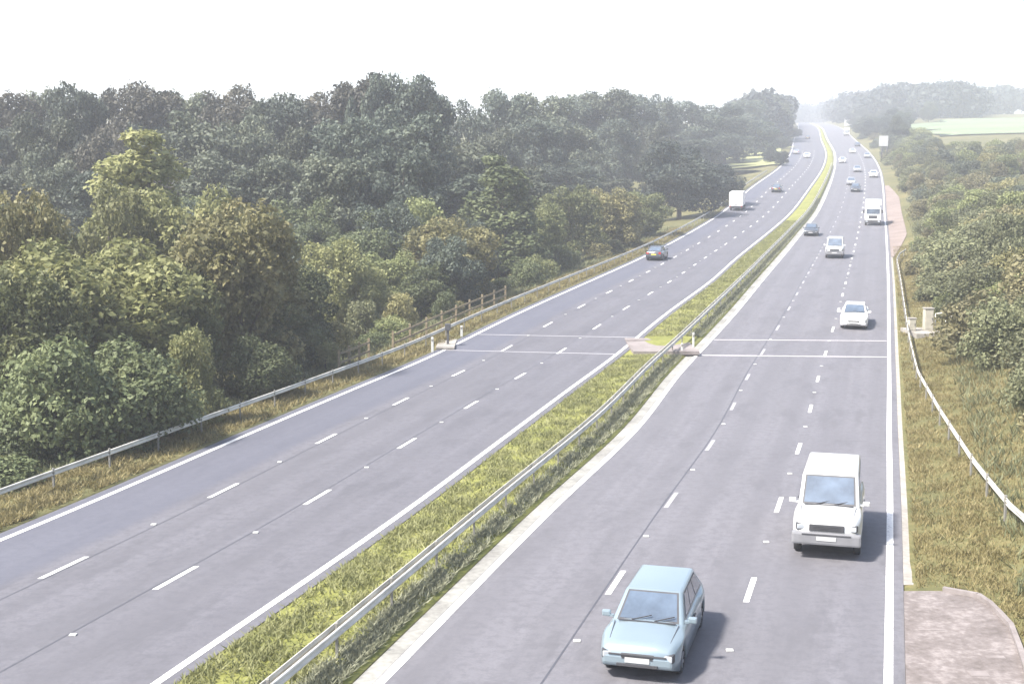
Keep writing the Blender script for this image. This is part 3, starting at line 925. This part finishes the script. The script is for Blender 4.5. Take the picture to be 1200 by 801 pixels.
# ------------------------------------------------------------------ guardrails
def guardrail(name, path, label, group=None, rails=(0.0,), gap=3.2, h=0.61, y_posts=320, rmat=None):
    """path(y) -> x, z ; corrugated beam on posts"""
    root = empty(name)
    ys = path['ys']; fx = path['fx']; fz = path['fz']
    pts = [Vector((float(fx(q)), q, float(fz(q)))) for q in ys]
    tag(root, label, 'guardrail', group)
    prof = [(-0.10, 0.0), (-0.085, 0.03), (-0.05, 0.035), (-0.015, 0.0), (0.015, 0.0), (0.05, 0.035), (0.085, 0.03), (0.10, 0.0)]
    for ro in rails:
        mb = MB()
        vs_, fs_ = [], []
        sgn = 1 if ro >= 0 else -1
        for i, p in enumerate(pts):
            d = (pts[min(i + 1, len(pts) - 1)] - pts[max(i - 1, 0)]); d.z = 0; d.normalize()
            sd = Vector((d.y, -d.x, 0))
            for (pz, py) in prof:
                vs_.append(p + sd * (ro + sgn * py) + Vector((0, 0, h + pz)))
            for (pz, py) in prof[::-1]:
                vs_.append(p + sd * (ro + sgn * (py - 0.012)) + Vector((0, 0, h + pz)))
        m_ = len(prof) * 2
        for i in range(len(pts) - 1):
            for k in range(m_):
                k2 = (k + 1) % m_
                fs_.append((i * m_ + k, i * m_ + k2, (i + 1) * m_ + k2, (i + 1) * m_ + k))
        fs_.append(tuple(range(m_))); fs_.append(tuple((len(pts) - 1) * m_ + k for k in range(m_ - 1, -1, -1)))
        mb.add(vs_, fs_, True)
        mb.build('rail', rmat or M['galv'], root)
    pmb = MB(); pmb.box((0, 0, 0.27), (0.06, 0.10, 1.0), None, 0.008)
    post_me = pmb.mesh('post'); post_me.materials.append(M['galv_dark'])
    q = ys[0] + 0.4; c = 0
    while q < min(ys[-1], y_posts) and c < 98:
        o = bpy.data.objects.new('post', post_me)
        o.location = (float(fx(q)), q, float(fz(q)))
        COL.objects.link(o); o.parent = root
        q += gap; c += 1
    return root
def seq(a, b, s): return list(np.arange(a, b, s)) + [b]
lx_off = lambda y: np.interp(y, [0, 42, 60, 90, 140, 260], [2.3, 2.2, 1.7, 1.35, 1.25, 1.25])
guardrail('guardrail', dict(ys=seq(30, 300, 2.0), fx=lambda y: XL(y) - lx_off(y), fz=lambda y: ground_z(XL(y) - lx_off(y), y)),
          'long pale steel guardrail along the outbound edge below the trees')
guardrail('guardrail', dict(ys=seq(8, 330, 2.0), fx=xbar, fz=lambda y: med_z(xbar(y), y)),
          'double sided steel guardrail running along the grass central reservation', rails=(-0.10, 0.10), gap=3.2)
rx_off = lambda y: np.interp(y, [30, 36.5, 44, 54, 65, 80, 92, 110, 128, 134, 138], [4.6, 3.45, 2.75, 2.05, 1.4, 1.15, 1.05, 0.95, 0.85, 1.2, 1.9])
guardrail('guardrail', dict(ys=seq(34, 138, 1.5), fx=lambda y: XR(y) + rx_off(y), fz=lambda y: ground_z(XR(y) + rx_off(y), y)),
          'pale steel guardrail bending away up the inbound grass bank')

# ------------------------------------------------------------------ road studs
sm = MB(); sm.box((0, 0, 0.012), (0.16, 0.13, 0.03), None, 0.008)
stud_me = sm.mesh('road_stud'); stud_me.materials.append(M['white'])
for fx, y in STUDS:
    o = bpy.data.objects.new('road_stud', stud_me)
    o.location = (float(fx(y)), y, float(zr(y)) + 0.004)
    COL.objects.link(o)
    tag(o, 'small white reflecting stud set midway between lane dashes', 'road stud', 'studs between the lane dashes')

# ------------------------------------------------------------------ roadside furniture
def gz(x, y): return float(ground_z(x, y))
# cream cabinets beside the inbound rail with their concrete pad and handrails
D = 84.0; x0 = float(XR(D))
pad = MB(); pad.box((x0 + 1.9, 82.0, gz(x0 + 1.4, 82) + 0.02), (2.5, 3.4, 0.34))
tag(pad.build('cabinet_plinth', M['conc']), 'pale concrete pad under the roadside cabinets on the bank', 'plinth')
padz = gz(x0 + 1.4, 82) + 0.19
def cabinet(x, y, z, w, d, h, label):
    e = empty('roadside_cabinet', (x, y, z)); tag(e, label, 'cabinet')
    b_ = MB(); b_.box((0, 0, h / 2), (w, d, h), None, 0.02); b_.build('body', M['cream'], e)
    r_ = MB(); r_.box((0, 0, h + 0.03), (w + 0.08, d + 0.08, 0.06), None, 0.015); r_.build('roof', M['conc'], e)
    d_ = MB(); d_.box((0, -d / 2 - 0.008, h * 0.5), (w * 0.82, 0.012, h * 0.82)); dd = d_.build('door', M['cream'], e)
    h_ = MB(); h_.box((w * 0.3, -d / 2 - 0.03, h * 0.55), (0.03, 0.03, 0.14)); h_.build('handle', M['darkpost'], dd)
cabinet(x0 + 1.95, 82.3, padz, 0.55, 0.5, 1.35, 'taller cream cabinet right of the guardrail on the concrete pad')
cabinet(x0 + 0.85, 82.0, padz, 0.42, 0.4, 0.75, 'small cream cabinet between the edge line and the guardrail')
for k, (dx, dy, lab) in enumerate(((0.0, 0.9, 'upper pale handrail climbing the bank from the cabinets'), (0.0, -1.1, 'lower pale handrail climbing the bank from the cabinets'))):
    hr = MB(); xs = [x0 + 2.6, x0 + 4.0, x0 + 5.4]
    e = empty('handrail', (0, 0, 0)); tag(e, lab, 'handrail')
    pts = [(x, 82 + dy - (x - xs[0]) * 0.5, gz(x, 82) + 0.95) for x in xs]
    hr.tube(pts, 0.045, 8); hr.build('rail', M['galv'], e)
    for p in pts:
        pp = MB(); pp.tube([(p[0], p[1], p[2] - 1.25), p], 0.035, 8); pp.build('post', M['galv'], e)
# outbound side: marker post, white board and pad, wooden fence
D = 81.5; xl = float(XL(D))
pad = MB(); pad.box((xl - 1.25, 80.2, gz(xl - 1.2, 80) + 0.0), (1.1, 5.5, 0.12)); tag(pad.build('outbound_pavement', M['conc']), kind='structure')
e = empty('phone_post', (xl - 1.15, 78.8, gz(xl - 1.2, 78.8))); tag(e, 'dark post with pale box on the concrete pad beside the outbound edge', 'post')
b_ = MB(); b_.box((0, 0, 0.5), (0.14, 0.14, 1.1), None, 0.01); b_.build('post', M['darkpost'], e)
b_ = MB(); b_.box((0, -0.02, 1.15), (0.34, 0.26, 0.42), None, 0.03); b_.build('box', M['darkpost'], e)
for k, (dx, dy, hh, lab) in enumerate(((-1.0, 76.6, 0.9, 'short white marker post left of the dark phone post'), (-1.0, 82.0, 0.7, 'short white marker post on the pad right of the dark phone post'))):
    x = xl + dx - (80 - dy) * 0.28
    e = empty('marker_post', (x, dy, gz(x, dy))); tag(e, lab, 'marker post')
    b_ = MB(); b_.box((0, 0, hh / 2), (0.15, 0.10, hh), None, 0.02); b_.build('post', M['white'], e)
    b_ = MB(); b_.box((0, -0.056, hh * 0.8), (0.12, 0.01, 0.12)); b_.build('reflector', M['galv_dark'], e)
def wood_fence(y0, y1, off0, off1, n, label):
    e = empty('wooden_fence'); tag(e, label, 'fence')
    pts = []
    for i in range(n):
        y = y0 + (y1 - y0) * i / (n - 1); x = float(XL(y)) - (off0 + (off1 - off0) * i / (n - 1))
        z = gz(x, y); pts.append(Vector((x, y, z)))
        p = MB(); p.box((x, y, z + 0.5), (0.13, 0.13, 1.5), None, 0.01); p.build('post', M['wood'], e)
    for hh in (0.55, 1.05):
        r_ = MB()
        for a, b in zip(pts[:-1], pts[1:]): r_.bar(a + Vector((0.08, 0, hh)), b + Vector((0.08, 0, hh)), 0.04, 0.12)
        r_.build('rail', M['wood'], e)
wood_fence(70, 74.5, 3.1, 3.3, 4, 'short weathered wooden fence behind the outbound guardrail by a bright bush')
wood_fence(77, 98, 2.9, 2.9, 9, 'long low wooden post and rail fence further along behind the outbound guardrail')
tree_at(float(XL(71)) - 4.4, 72, 1.8, 2.4, 'bush', 'lemon', 'bush', 'bright yellow green bush right behind the short wooden fence', 'bush')
# median marker posts by the crossover
for dx, dy, hh, lab in ((0.9, 77.5, 0.95, 'white marker post beside the guardrail on the median crossover'), (0.55, 75.6, 0.6, 'shorter white marker post before the median crossover')):
    x = float(xbar(dy)) + dx
    e = empty('marker_post', (x, dy, float(med_z(x, dy)) + 0.03)); tag(e, lab, 'marker post')
    b_ = MB(); b_.box((0, 0, hh / 2), (0.12, 0.10, hh), None, 0.02); b_.build('post', M['white'], e)
    b_ = MB(); b_.box((0, -0.056, hh * 0.8), (0.09, 0.01, 0.12)); b_.build('reflector', M['galv_dark'], e)
# white sign far up the inbound verge
sy = 350.0; sx = (1028.5 - 600) / F * sy
sx = max(sx, float(XR(sy)) + 1.8)
e = empty('road_sign', (sx, sy, gz(sx, sy))); tag(e, 'tall white sign panel on dark posts far up the inbound verge', 'sign')
b_ = MB(); b_.box((0, 0, 5.2), (2.4, 0.12, 2.7), None, 0.03); b_.build('panel', M['signface'], e)
for dx in (-0.3, 1.0):
    b_ = MB(); b_.tube([(dx, 0.16, -0.4), (dx, 0.16, 6.4)], 0.16, 8); b_.build('post', M['darkpost'], e)
# white cottage near the crest
hy = 700.0; hx = (994 - 600) / F * hy
hx = max(hx, float(XR(hy)) + 5)
e = empty('white_house', (hx, hy, gz(hx, hy) - 0.3)); tag(e, 'tiny white gabled house by the motorway crest', 'house')
b_ = MB(); b_.box((0, 0, 1.6), (7, 6, 3.2)); b_.build('wall', M['white'], e)
b_ = MB()
b_.add([(-3.8, -3.3, 3.1), (3.8, -3.3, 3.1), (3.8, 3.3, 3.1), (-3.8, 3.3, 3.1), (-3.8, 0, 5.0), (3.8, 0, 5.0)], [(0, 1, 5, 4), (2, 3, 4, 5), (0, 4, 3), (1, 2, 5), (3, 2, 1, 0)])
b_.build('roof', M['bumper_grey'], e)
for dx in (-2, 1.6):
    b_ = MB(); b_.box((dx, -3.02, 1.7), (1.1, 0.06, 1.1)); b_.build('window', M['glass'], e)

# ------------------------------------------------------------------ vehicles
def wheel(parent, x, y, r, w):
    t_ = MB(); s = 1 if y > 0 else -1
    prof = [(r * 0.66, -w / 2), (r * 0.93, -w / 2), (r, -w * 0.32), (r, w * 0.32), (r * 0.93, w / 2), (r * 0.66, w / 2)]
    n_ = 24; vs_, fs_ = [], []
    for k in range(n_):
        a = 2 * math.pi * k / n_
        for (rr, yy) in prof: vs_.append((x + rr * math.cos(a), y + yy, r + rr * math.sin(a)))
    m_ = len(prof)
    for k in range(n_):
        for j in range(m_):
            k2, j2 = (k + 1) % n_, (j + 1) % m_
            fs_.append((k * m_ + j, k * m_ + j2, k2 * m_ + j2, k2 * m_ + j))
    t_.add(vs_, fs_, True)
    wo = empty('wheel'); wo.parent = parent
    t_.build('tyre', M['tyre'], wo)
    rm = MB(); rm.cyl_y((x, y + s * w * 0.10, r), r * 0.67, w * 0.55, 20)
    for k in range(5):
        a = 2 * math.pi * k / 5
        rm.bar((x, y + s * w * 0.40, r), (x + r * 0.6 * math.cos(a), y + s * w * 0.40, r + r * 0.6 * math.sin(a)), 0.03, r * 0.18)
    rm.build('rim', M['rim'], wo)

def car(name, label, P, paint, group=None):
    """P: L, W, belt, roof, hood (z at nose), base points xa (screen base), xb (screen top), xc (roof rear), xd (rear glass base); x forward, nose at +L/2"""
    e = empty(name); tag(e, label, P.get('cat', 'car'), group)
    L, Wd = P['L'], P['W']; hw = Wd / 2; xf, xr_ = L / 2, -L / 2
    wr = P['wr']; ax = [xf - P['fo'], xr_ + P['ro']]
    sill = P['sill']; belt = P['belt']; hood = P['hood']; boot = P['boot']
    xs = sorted(set([round(v, 3) for v in np.linspace(xr_, xf, 46)]))
    vs_, fs_ = [], []
    for x in xs:
        tf = (xf - x); tr = (x - xr_)
        # plan taper at the ends
        w = hw * (1 - 0.16 * max(0, 1 - tf / 0.55) ** 2 - 0.10 * max(0, 1 - tr / 0.45) ** 2)
        # top line
        if x > P['xa']:
            s = (x - P['xa']) / (xf - P['xa'])
            zt = belt + (hood - belt) * s ** 1.25
            zt -= P.get('nose', 0.10) * max(0, 1 - tf / 0.22) ** 2
        elif x < P['xd']:
            s = (P['xd'] - x) / max(0.01, (P['xd'] - xr_))
            zt = belt + (boot - belt) * min(1, s * 1.2)
            zt -= 0.05 * max(0, 1 - tr / 0.15) ** 2
        else:
            zt = belt
        zb = sill + 0.12 * max(0, 1 - tf / 0.35) + 0.14 * max(0, 1 - tr / 0.4)
        za = zb
        for a in ax:
            rr = wr * 1.16
            if abs(x - a) < rr: za = max(za, wr + math.sqrt(rr * rr - (x - a) ** 2))
        za = min(za, zt - 0.12)
        bulge = 0.0
        row = [(0, zb), (w * 0.72, zb), (w * 0.74, max(zb, za)), (w * 0.985, za), (w, za + (zt - za) * 0.4), (w * 0.985, za + (zt - za) * 0.72), (w * 0.93, zt - 0.045), (w * 0.84, zt - 0.006), (w * 0.45, zt + 0.022), (0, zt + 0.03)]
        full = [(y, z) for y, z in row] + [(-y, z) for y, z in row[-2:0:-1]]
        vs_ += [(x, y, z) for y, z in full]
    m_ = len(full)
    for i in range(len(xs) - 1):
        for k in range(m_):
            k2 = (k + 1) % m_
            fs_.append((i * m_ + k, (i + 1) * m_ + k, (i + 1) * m_ + k2, i * m_ + k2))
    fs_.append(tuple(range(m_))); fs_.append(tuple((len(xs) - 1) * m_ + k for k in range(m_ - 1, -1, -1)))
    b_ = MB(); b_.add(vs_, fs_, True)
    body = b_.build('body', paint, e)
    # cabin shell
    roof = P['roof']; wb = hw * 0.90; wt = hw * P.get('tum', 0.72)
    def shell(x0, x1, z, w, cr):
        n_ = 9
        out = []
        for k in range(n_):
            s = k / (n_ - 1) * 2 - 1
            out.append((s, ))
        return out
    A = {'fb': (P['xa'] + 0.02, wb, belt - 0.03), 'ft': (P['xb'], wt, roof), 'rt': (P['xc'], wt, roof), 'rb': (P['xd'] - 0.02, wb * 0.97, belt - 0.03)}
    bm = bmesh.new()
    ring_b = [(A['fb'][0], wb), (A['rb'][0], wb * 0.97), (A['rb'][0], -wb * 0.97), (A['fb'][0], -wb)]
    ring_t = [(A['ft'][0], wt), (A['rt'][0], wt * 0.97), (A['rt'][0], -wt * 0.97), (A['ft'][0], -wt)]
    vb = [bm.verts.new((x, y, belt - 0.03)) for x, y in ring_b]; vt = [bm.verts.new((x, y, roof)) for x, y in ring_t]
    bm.faces.new(vt)
    for k in range(4):
        k2 = (k + 1) % 4
        bm.faces.new((vb[k], vb[k2], vt[k2], vt[k]))
    bmesh.ops.bevel(bm, geom=[ed for ed in bm.edges if not ed.is_boundary], offset=0.075, segments=3, affect='EDGES', profile=0.6)
    for v in bm.verts:
        if v.co.z > roof - 0.02: v.co.z += 0.035 * (1 - (v.co.y / wt) ** 2)
    bmesh.ops.recalc_face_normals(bm, faces=bm.faces[:])
    me_ = bpy.data.meshes.new('roof'); bm.to_mesh(me_); bm.free()
    for p in me_.polygons: p.use_smooth = True
    link('roof', me_, paint, e)
    def pane(nm, c00, c10, c11, c01, u0, u1, v0, v1, parent=None, off=0.012):
        c = [Vector(p) for p in (c00, c10, c11, c01)]
        nrm = (c[1] - c[0]).cross(c[3] - c[0]).normalized()
        def at(u, v): return (c[0] * (1 - u) + c[1] * u) * (1 - v) + (c[3] * (1 - u) + c[2] * u) * v
        du, dv = 0.028 * (u1 - u0) / 0.8, 0.05
        g_ = [at(u0 - du, v0 - dv), at(u1 + du, v0 - dv), at(u1 + du, v1 + dv), at(u0 - du, v1 + dv)]
        sb = MB(); sb.add([p + nrm * (off - 0.006) for p in g_] + [p - nrm * 0.02 for p in g_], [(0, 1, 2, 3), (7, 6, 5, 4), (0, 4, 5, 1), (1, 5, 6, 2), (2, 6, 7, 3), (3, 7, 4, 0)])
        q = [at(u0, v0), at(u1, v0), at(u1, v1), at(u0, v1)]
        mb = MB()
        mb.add([p + nrm * off for p in q] + [p - nrm * 0.02 for p in q], [(0, 1, 2, 3), (7, 6, 5, 4), (0, 4, 5, 1), (1, 5, 6, 2), (2, 6, 7, 3), (3, 7, 4, 0)])
        po = mb.build(nm, M['glass'], parent or e)
        sb.build('seal', M['trim'], po)
        return po
    fb, ft, rt, rb = A['fb'], A['ft'], A['rt'], A['rb']
    pane('windscreen', (fb[0], -wb, fb[2]), (fb[0], wb, fb[2]), (ft[0], wt, roof), (ft[0], -wt, roof), 0.09, 0.91, 0.10, 0.90)
    pane('rear_window', (rb[0], wb * .97, rb[2]), (rb[0], -wb * .97, rb[2]), (rt[0], -wt * .97, roof), (rt[0], wt * .97, roof), 0.10, 0.90, 0.14, 0.86)
    for s in (1, -1):
        cs = [(rb[0], s * wb * .97, rb[2]), (fb[0], s * wb, fb[2]), (ft[0], s * wt, roof), (rt[0], s * wt * .97, roof)]
        if s > 0: cs = [cs[1], cs[0], cs[3], cs[2]]
        if s > 0: spl = P['split'][::-1]; rngs = [(1 - b, 1 - a) for a, b in spl]
        else: rngs = P['split']
        for a, b in rngs: pane('side_window', *cs, a, b, 0.16, 0.84)
    # front and rear details
    nose_z = hood - 0.10
    zl = sill + 0.14
    bp = MB(); bo = P.get('bo', 0.0); bp.box((xf - 0.10 + bo, 0, sill + 0.26), (0.26, Wd * (0.86 + bo * 1.3), P.get('bh', 0.24)), None, 0.06); bp.build('bumper', P.get('bump', paint), e)
    bp = MB(); bp.box((xr_ + 0.10, 0, sill + 0.30), (0.26, Wd * 0.90, 0.24), None, 0.06); bp.build('bumper', P.get('bump', paint), e)
    gr = MB(); gr.box((xf - 0.015, 0, hood - 0.21), (0.09, Wd * P.get('gw', 0.40), P.get('gh', 0.13)), None, 0.02)
    for k in range(3): gr.box((xf + 0.03, 0, hood - 0.21 + (k - 1) * 0.04), (0.02, Wd * 0.38, 0.012))
    gr.build('grille', M['trim'], e)
    ai = MB(); ai.box((xf - 0.0, 0, sill + 0.17), (0.10, Wd * 0.5, 0.07), None, 0.01); ai.build('air_intake', M['trim'], e)
    for s in (1, -1):
        hl = MB(); hl.box((xf - 0.075, s * Wd * 0.335, hood - 0.20), (0.16, Wd * 0.20, 0.15), Matrix.Rotation(-s * 0.22, 3, 'Z'), 0.035); lo_ = hl.build('headlight', M['lamp'], e); ls_ = MB(); ls_.box((xf - 0.085, s * Wd * 0.335, hood - 0.20), (0.16, Wd * 0.215, 0.19), Matrix.Rotation(-s * 0.22, 3, 'Z'), 0.035); ls_.build('surround', M['trim'], lo_)
        tl = MB(); tl.box((xr_ + 0.04, s * Wd * 0.355, boot - 0.16), (0.10, Wd * 0.14, P.get('tlh', 0.20)), None, 0.02); tl.build('tail_light', M['tail'], e)
        mi = MB(); mi.box((P['xa'] - 0.18, s * (hw + 0.08), belt + 0.06), (0.12, 0.19, 0.13), None, 0.03); mi.box((P['xa'] - 0.16, s * (hw - 0.03), belt + 0.02), (0.06, 0.12, 0.05)); mi.build('wing_mirror', paint, e)
        dh = MB(); dh.box((-0.15, s * (hw * 0.995), belt - 0.14), (0.18, 0.03, 0.035)); dh.build('door_handle', M['trim'], e)
    pl = MB(); pl.box((xf + 0.035 + P.get('bo', 0), 0, sill + 0.28), (0.02, 0.52, 0.11)); pl.build('number_plate', M['plate_w'], e)
    pl = MB(); pl.box((xr_ - 0.035, 0, boot - 0.30), (0.02, 0.52, 0.11)); pl.build('number_plate', M['plate_y'], e)
    wp = MB()
    for yy in (-0.35, 0.15): wp.bar((P['xa'] + 0.03, yy - 0.0, belt + 0.03), (P['xa'] - 0.10, yy + 0.42, belt + 0.12), 0.02, 0.02)
    wp.build('wiper', M['trim'], e)
    for a in ax:
        for s in (1, -1): wheel(e, a, s * (hw - 0.13), wr, 0.20)
    rb_ = MB(); rb_.box((xf + 0.028 + P.get('bo', 0), 0, sill + 0.385), (0.03, Wd * 0.70, 0.035), None, 0.008); rb_.build('rub_strip', M['trim'], e)
    bs = MB()
    for s in (1, -1): bs.bar((P['xa'] + 0.12, s * hw * 0.80, belt + 0.012), (xf - 0.30, s * hw * 0.74, hood + 0.035), 0.014, 0.012)
    bs.bar((P['xa'] + 0.09, -hw * 0.72, belt + 0.03), (P['xa'] + 0.09, hw * 0.72, belt + 0.03), 0.05, 0.02)
    bs.build('bonnet_seam', M['trim'], e)
    un = MB(); un.box((0, 0, sill + 0.08), (L * 0.86, Wd * 0.66, 0.12)); un.build('underbody', M['trim'], e)
    return e

HATCH = dict(L=4.45, W=1.74, belt=0.90, roof=1.38, hood=0.76, boot=0.90, xa=1.00, xb=0.22, xc=-1.60, xd=-2.14, wr=0.30, fo=0.80, ro=0.72, sill=0.20, split=[(0.10, 0.36), (0.39, 0.64), (0.67, 0.88)], nose=0.08)
SALOON = dict(L=4.5, W=1.75, belt=0.93, roof=1.41, hood=0.76, boot=0.95, xa=0.95, xb=0.25, xc=-0.90, xd=-1.50, wr=0.31, fo=0.85, ro=0.95, sill=0.20, split=[(0.16, 0.49), (0.53, 0.84)], nose=0.08)
OFFROAD = dict(L=4.9, W=1.88, belt=1.24, roof=2.02, hood=1.10, boot=1.22, xa=1.25, xb=0.66, xc=-2.26, xd=-2.38, wr=0.38, fo=0.85, ro=0.95, sill=0.34, split=[(0.08, 0.35), (0.38, 0.62), (0.65, 0.92)], nose=0.05, tum=0.83, gh=0.19, gw=0.50, bo=0.10, bh=0.34, bump=M['bumper_grey'], cat='off-roader')

def heading(fx, y):
    return math.atan2(1.0, (float(fx(y + 3)) - float(fx(y - 3))) / 6.0)
def place(o, fx, y, towards, half=0.0):
    """put a vehicle on lane curve fx at distance y; towards=True faces the camera"""
    a = heading(fx, y)
    pit = math.atan2(float(zr(y + 3) - zr(y - 3)), 6.0)
    if towards: a += math.pi; pit = -pit
    yc = y + half
    o.location = (float(fx(yc)), yc, float(zr(yc)) + 0.005)
    o.rotation_euler = (0, -pit, a)
    return o
IN1 = lane(XMR, XR, 5 / 6.); IN2 = lane(XMR, XR, 0.5); IN3 = lane(XMR, XR, 1 / 6.)
OUT1 = lane(XL, XML, 1 / 6.); OUT2 = lane(XL, XML, 0.5); OUT3 = lane(XL, XML, 5 / 6.)

c = car('hatchback_car', 'pale silver blue hatchback in the middle lane, nearest vehicle to the camera', HATCH, M['p_silver'])
place(c, lane(XMR, XR, 0.505), 26.4, True, 2.15)
offr = c = car('offroad_car', 'white off-roader with grey bumper and big mirrors in the nearside lane', OFFROAD, M['p_pale'])
place(c, lane(XMR, XR, 0.835), 35.2, True, 2.35)
sal = car('saloon_car', 'white saloon just beyond the two trench lines crossing the inbound carriageway', SALOON, M['p_white'])
place(sal, lane(XMR, XR, 0.79), 84.5, True, 2.2)
def recopy(src, fx, y, towards, label, paint=None, group=None, name=None):
    o = copy_tree(src)
    if name: o.name = name
    o['label'] = label
    if group: o['group'] = group
    elif 'group' in o: del o['group']
    if paint:
        for ch in o.children:
            if ch.name.split('.')[0] in ('body', 'roof', 'wing_mirror', 'bumper'):
                ch.material_slots[0].link = 'OBJECT'; ch.material_slots[0].material = paint
    place(o, fx, y, towards)
    return o
recopy(offr, IN2, 139, True, 'white off-roader with dark bumper in the middle lane ahead of the white lorry')
recopy(sal, lane(XMR, XR, 0.13), 168, True, 'dark car in the outside lane next to the central reservation', M['p_dark'])
recopy(sal, lane(XL, XML, 0.19), 136, False, 'dark car driving away in the nearside outbound lane', M['p_dark'])

def lorry(label):
    e = empty('lorry'); tag(e, label, 'lorry')
    Wd = 2.5
    b_ = MB(); b_.box((2.95, 0, 1.75), (1.9, 2.4, 2.1), None, 0.16); b_.build('cab', M['p_white'], e)
    b_ = MB(); b_.box((-0.95, 0, 2.35), (5.8, Wd, 2.7), None, 0.05); b_.build('box_body', M['p_white'], e)
    b_ = MB(); b_.box((2.55, 0, 3.16), (1.0, 2.0, 0.74), None, 0.2); b_.build('wind_deflector', M['p_white'], e)
    b_ = MB(); b_.box((3.90, 0, 2.22), (0.05, 2.05, 0.80), None, 0.02); b_.build('windscreen', M['glass'], e)
    b_ = MB(); b_.box((3.90, 0, 1.35), (0.06, 1.3, 0.5), None, 0.02); b_.build('grille', M['trim'], e)
    b_ = MB(); b_.box((3.80, 0, 0.62), (0.35, 2.42, 0.46), None, 0.05); b_.build('bumper', M['trim'], e)
    for s in (1, -1):
        b_ = MB(); b_.box((3.97, s * 0.92, 0.66), (0.06, 0.34, 0.2), None, 0.02); b_.build('headlight', M['lamp'], e)
        b_ = MB(); b_.box((3.2, s * 1.21, 2.25), (0.8, 0.03, 0.7), None, 0.01); b_.build('side_window', M['glass'], e)
        b_ = MB(); b_.box((3.7, s * 1.42, 2.2), (0.12, 0.22, 0.5), None, 0.03); b_.box((3.7, s * 1.26, 2.4), (0.04, 0.2, 0.04)); b_.build('wing_mirror', M['trim'], e)
        for x in (2.9, -2.2): wheel(e, x, s * 1.05, 0.46, 0.3)
    b_ = MB(); b_.box((-0.2, 0, 0.85), (7.0, 0.9, 0.25)); b_.build('chassis', M['trim'], e)
    return e
lo = lorry('tall white lorry with dark windscreen in the nearside inbound lane')
lo.scale = (0.88, 0.88, 0.88)
place(lo, IN1, 182, True, 4)

def van(label):
    e = empty('box_van'); tag(e, label, 'van')
    b_ = MB(); b_.box((-0.9, 0, 1.85), (3.6, 2.15, 2.2), None, 0.05); b_.build('box_body', M['p_white'], e)
    b_ = MB(); b_.box((1.7, 0, 1.35), (1.7, 1.95, 1.5), None, 0.2); b_.build('cab', M['p_white'], e)
    b_ = MB(); b_.box((2.55, 0, 1.65), (0.06, 1.6, 0.6), Matrix.Rotation(-0.35, 3, 'Y'), 0.02); b_.build('windscreen', M['glass'], e)
    b_ = MB(); b_.box((-2.715, 0, 1.8), (0.03, 1.95, 1.95), None, 0.01); d_ = b_.build('rear_door', M['p_white'], e)
    b_ = MB(); b_.box((-2.74, 0.0, 1.0), (0.03, 0.5, 0.06)); b_.build('handle', M['trim'], d_)
    b_ = MB(); b_.box((-2.66, 0, 0.55), (0.2, 2.0, 0.2), None, 0.02); b_.build('bumper', M['trim'], e)
    b_ = MB(); b_.box((-0.2, 0, 0.58), (5.0, 0.9, 0.22)); b_.build('chassis', M['trim'], e)
    for s in (1, -1):
        b_ = MB(); b_.box((-2.72, s * 0.9, 0.72), (0.06, 0.2, 0.14), None, 0.01); b_.build('tail_light', M['tail'], e)
        b_ = MB(); b_.box((1.9, s * 0.985, 1.65), (0.7, 0.03, 0.5), None, 0.01); b_.build('side_window', M['glass'], e)
        for x in (1.75, -1.6): wheel(e, x, s * 0.88, 0.36, 0.22)
    return e
va = van('white box van driving away in the nearside outbound lane')
place(va, lane(XL, XML, 0.17), 212, False)

FARV = [
 (IN2, 246, True, 'p_dark', 'dark far car in the middle inbound lane beyond the white lorry'),
 (lane(XMR, XR, 0.4), 262, True, 'p_grey', 'grey far car nearly beside the leading dark far car'),
 (IN1, 285, True, 'p_white', 'white far car in the nearside inbound lane below the tall sign'),
 (IN2, 305, True, 'p_grey', 'small grey far car just behind the white far car below the sign'),
 (IN3, 345, True, 'p_white', 'white far car in the outside inbound lane'),
 (IN1, 372, True, 'p_grey', 'grey far car level with the tall white sign'),
 (IN2, 400, True, 'p_white', 'white far car midway up the hill on the inbound side'),
 (IN1, 450, True, 'p_dark', 'dark far car high on the hill on the inbound side'),
 (OUT2, 245, False, 'p_dark', 'dark far car in the middle outbound lane beyond the white box van'),
 (OUT1, 395, False, 'p_grey', 'grey far car climbing the hill outbound'),
 (OUT2, 372, False, 'p_white', 'white far car climbing the hill outbound'),
 (OUT2, 520, False, 'p_dark', 'dark far car near the crest outbound'),
]
for fx, y, tw, pt, lab in FARV:
    recopy(sal, fx, y, tw, lab, M[pt])
lo2 = copy_tree(lo); lo2['label'] = 'distant white lorry near the crest on the inbound side'
place(lo2, IN1, 560, True)
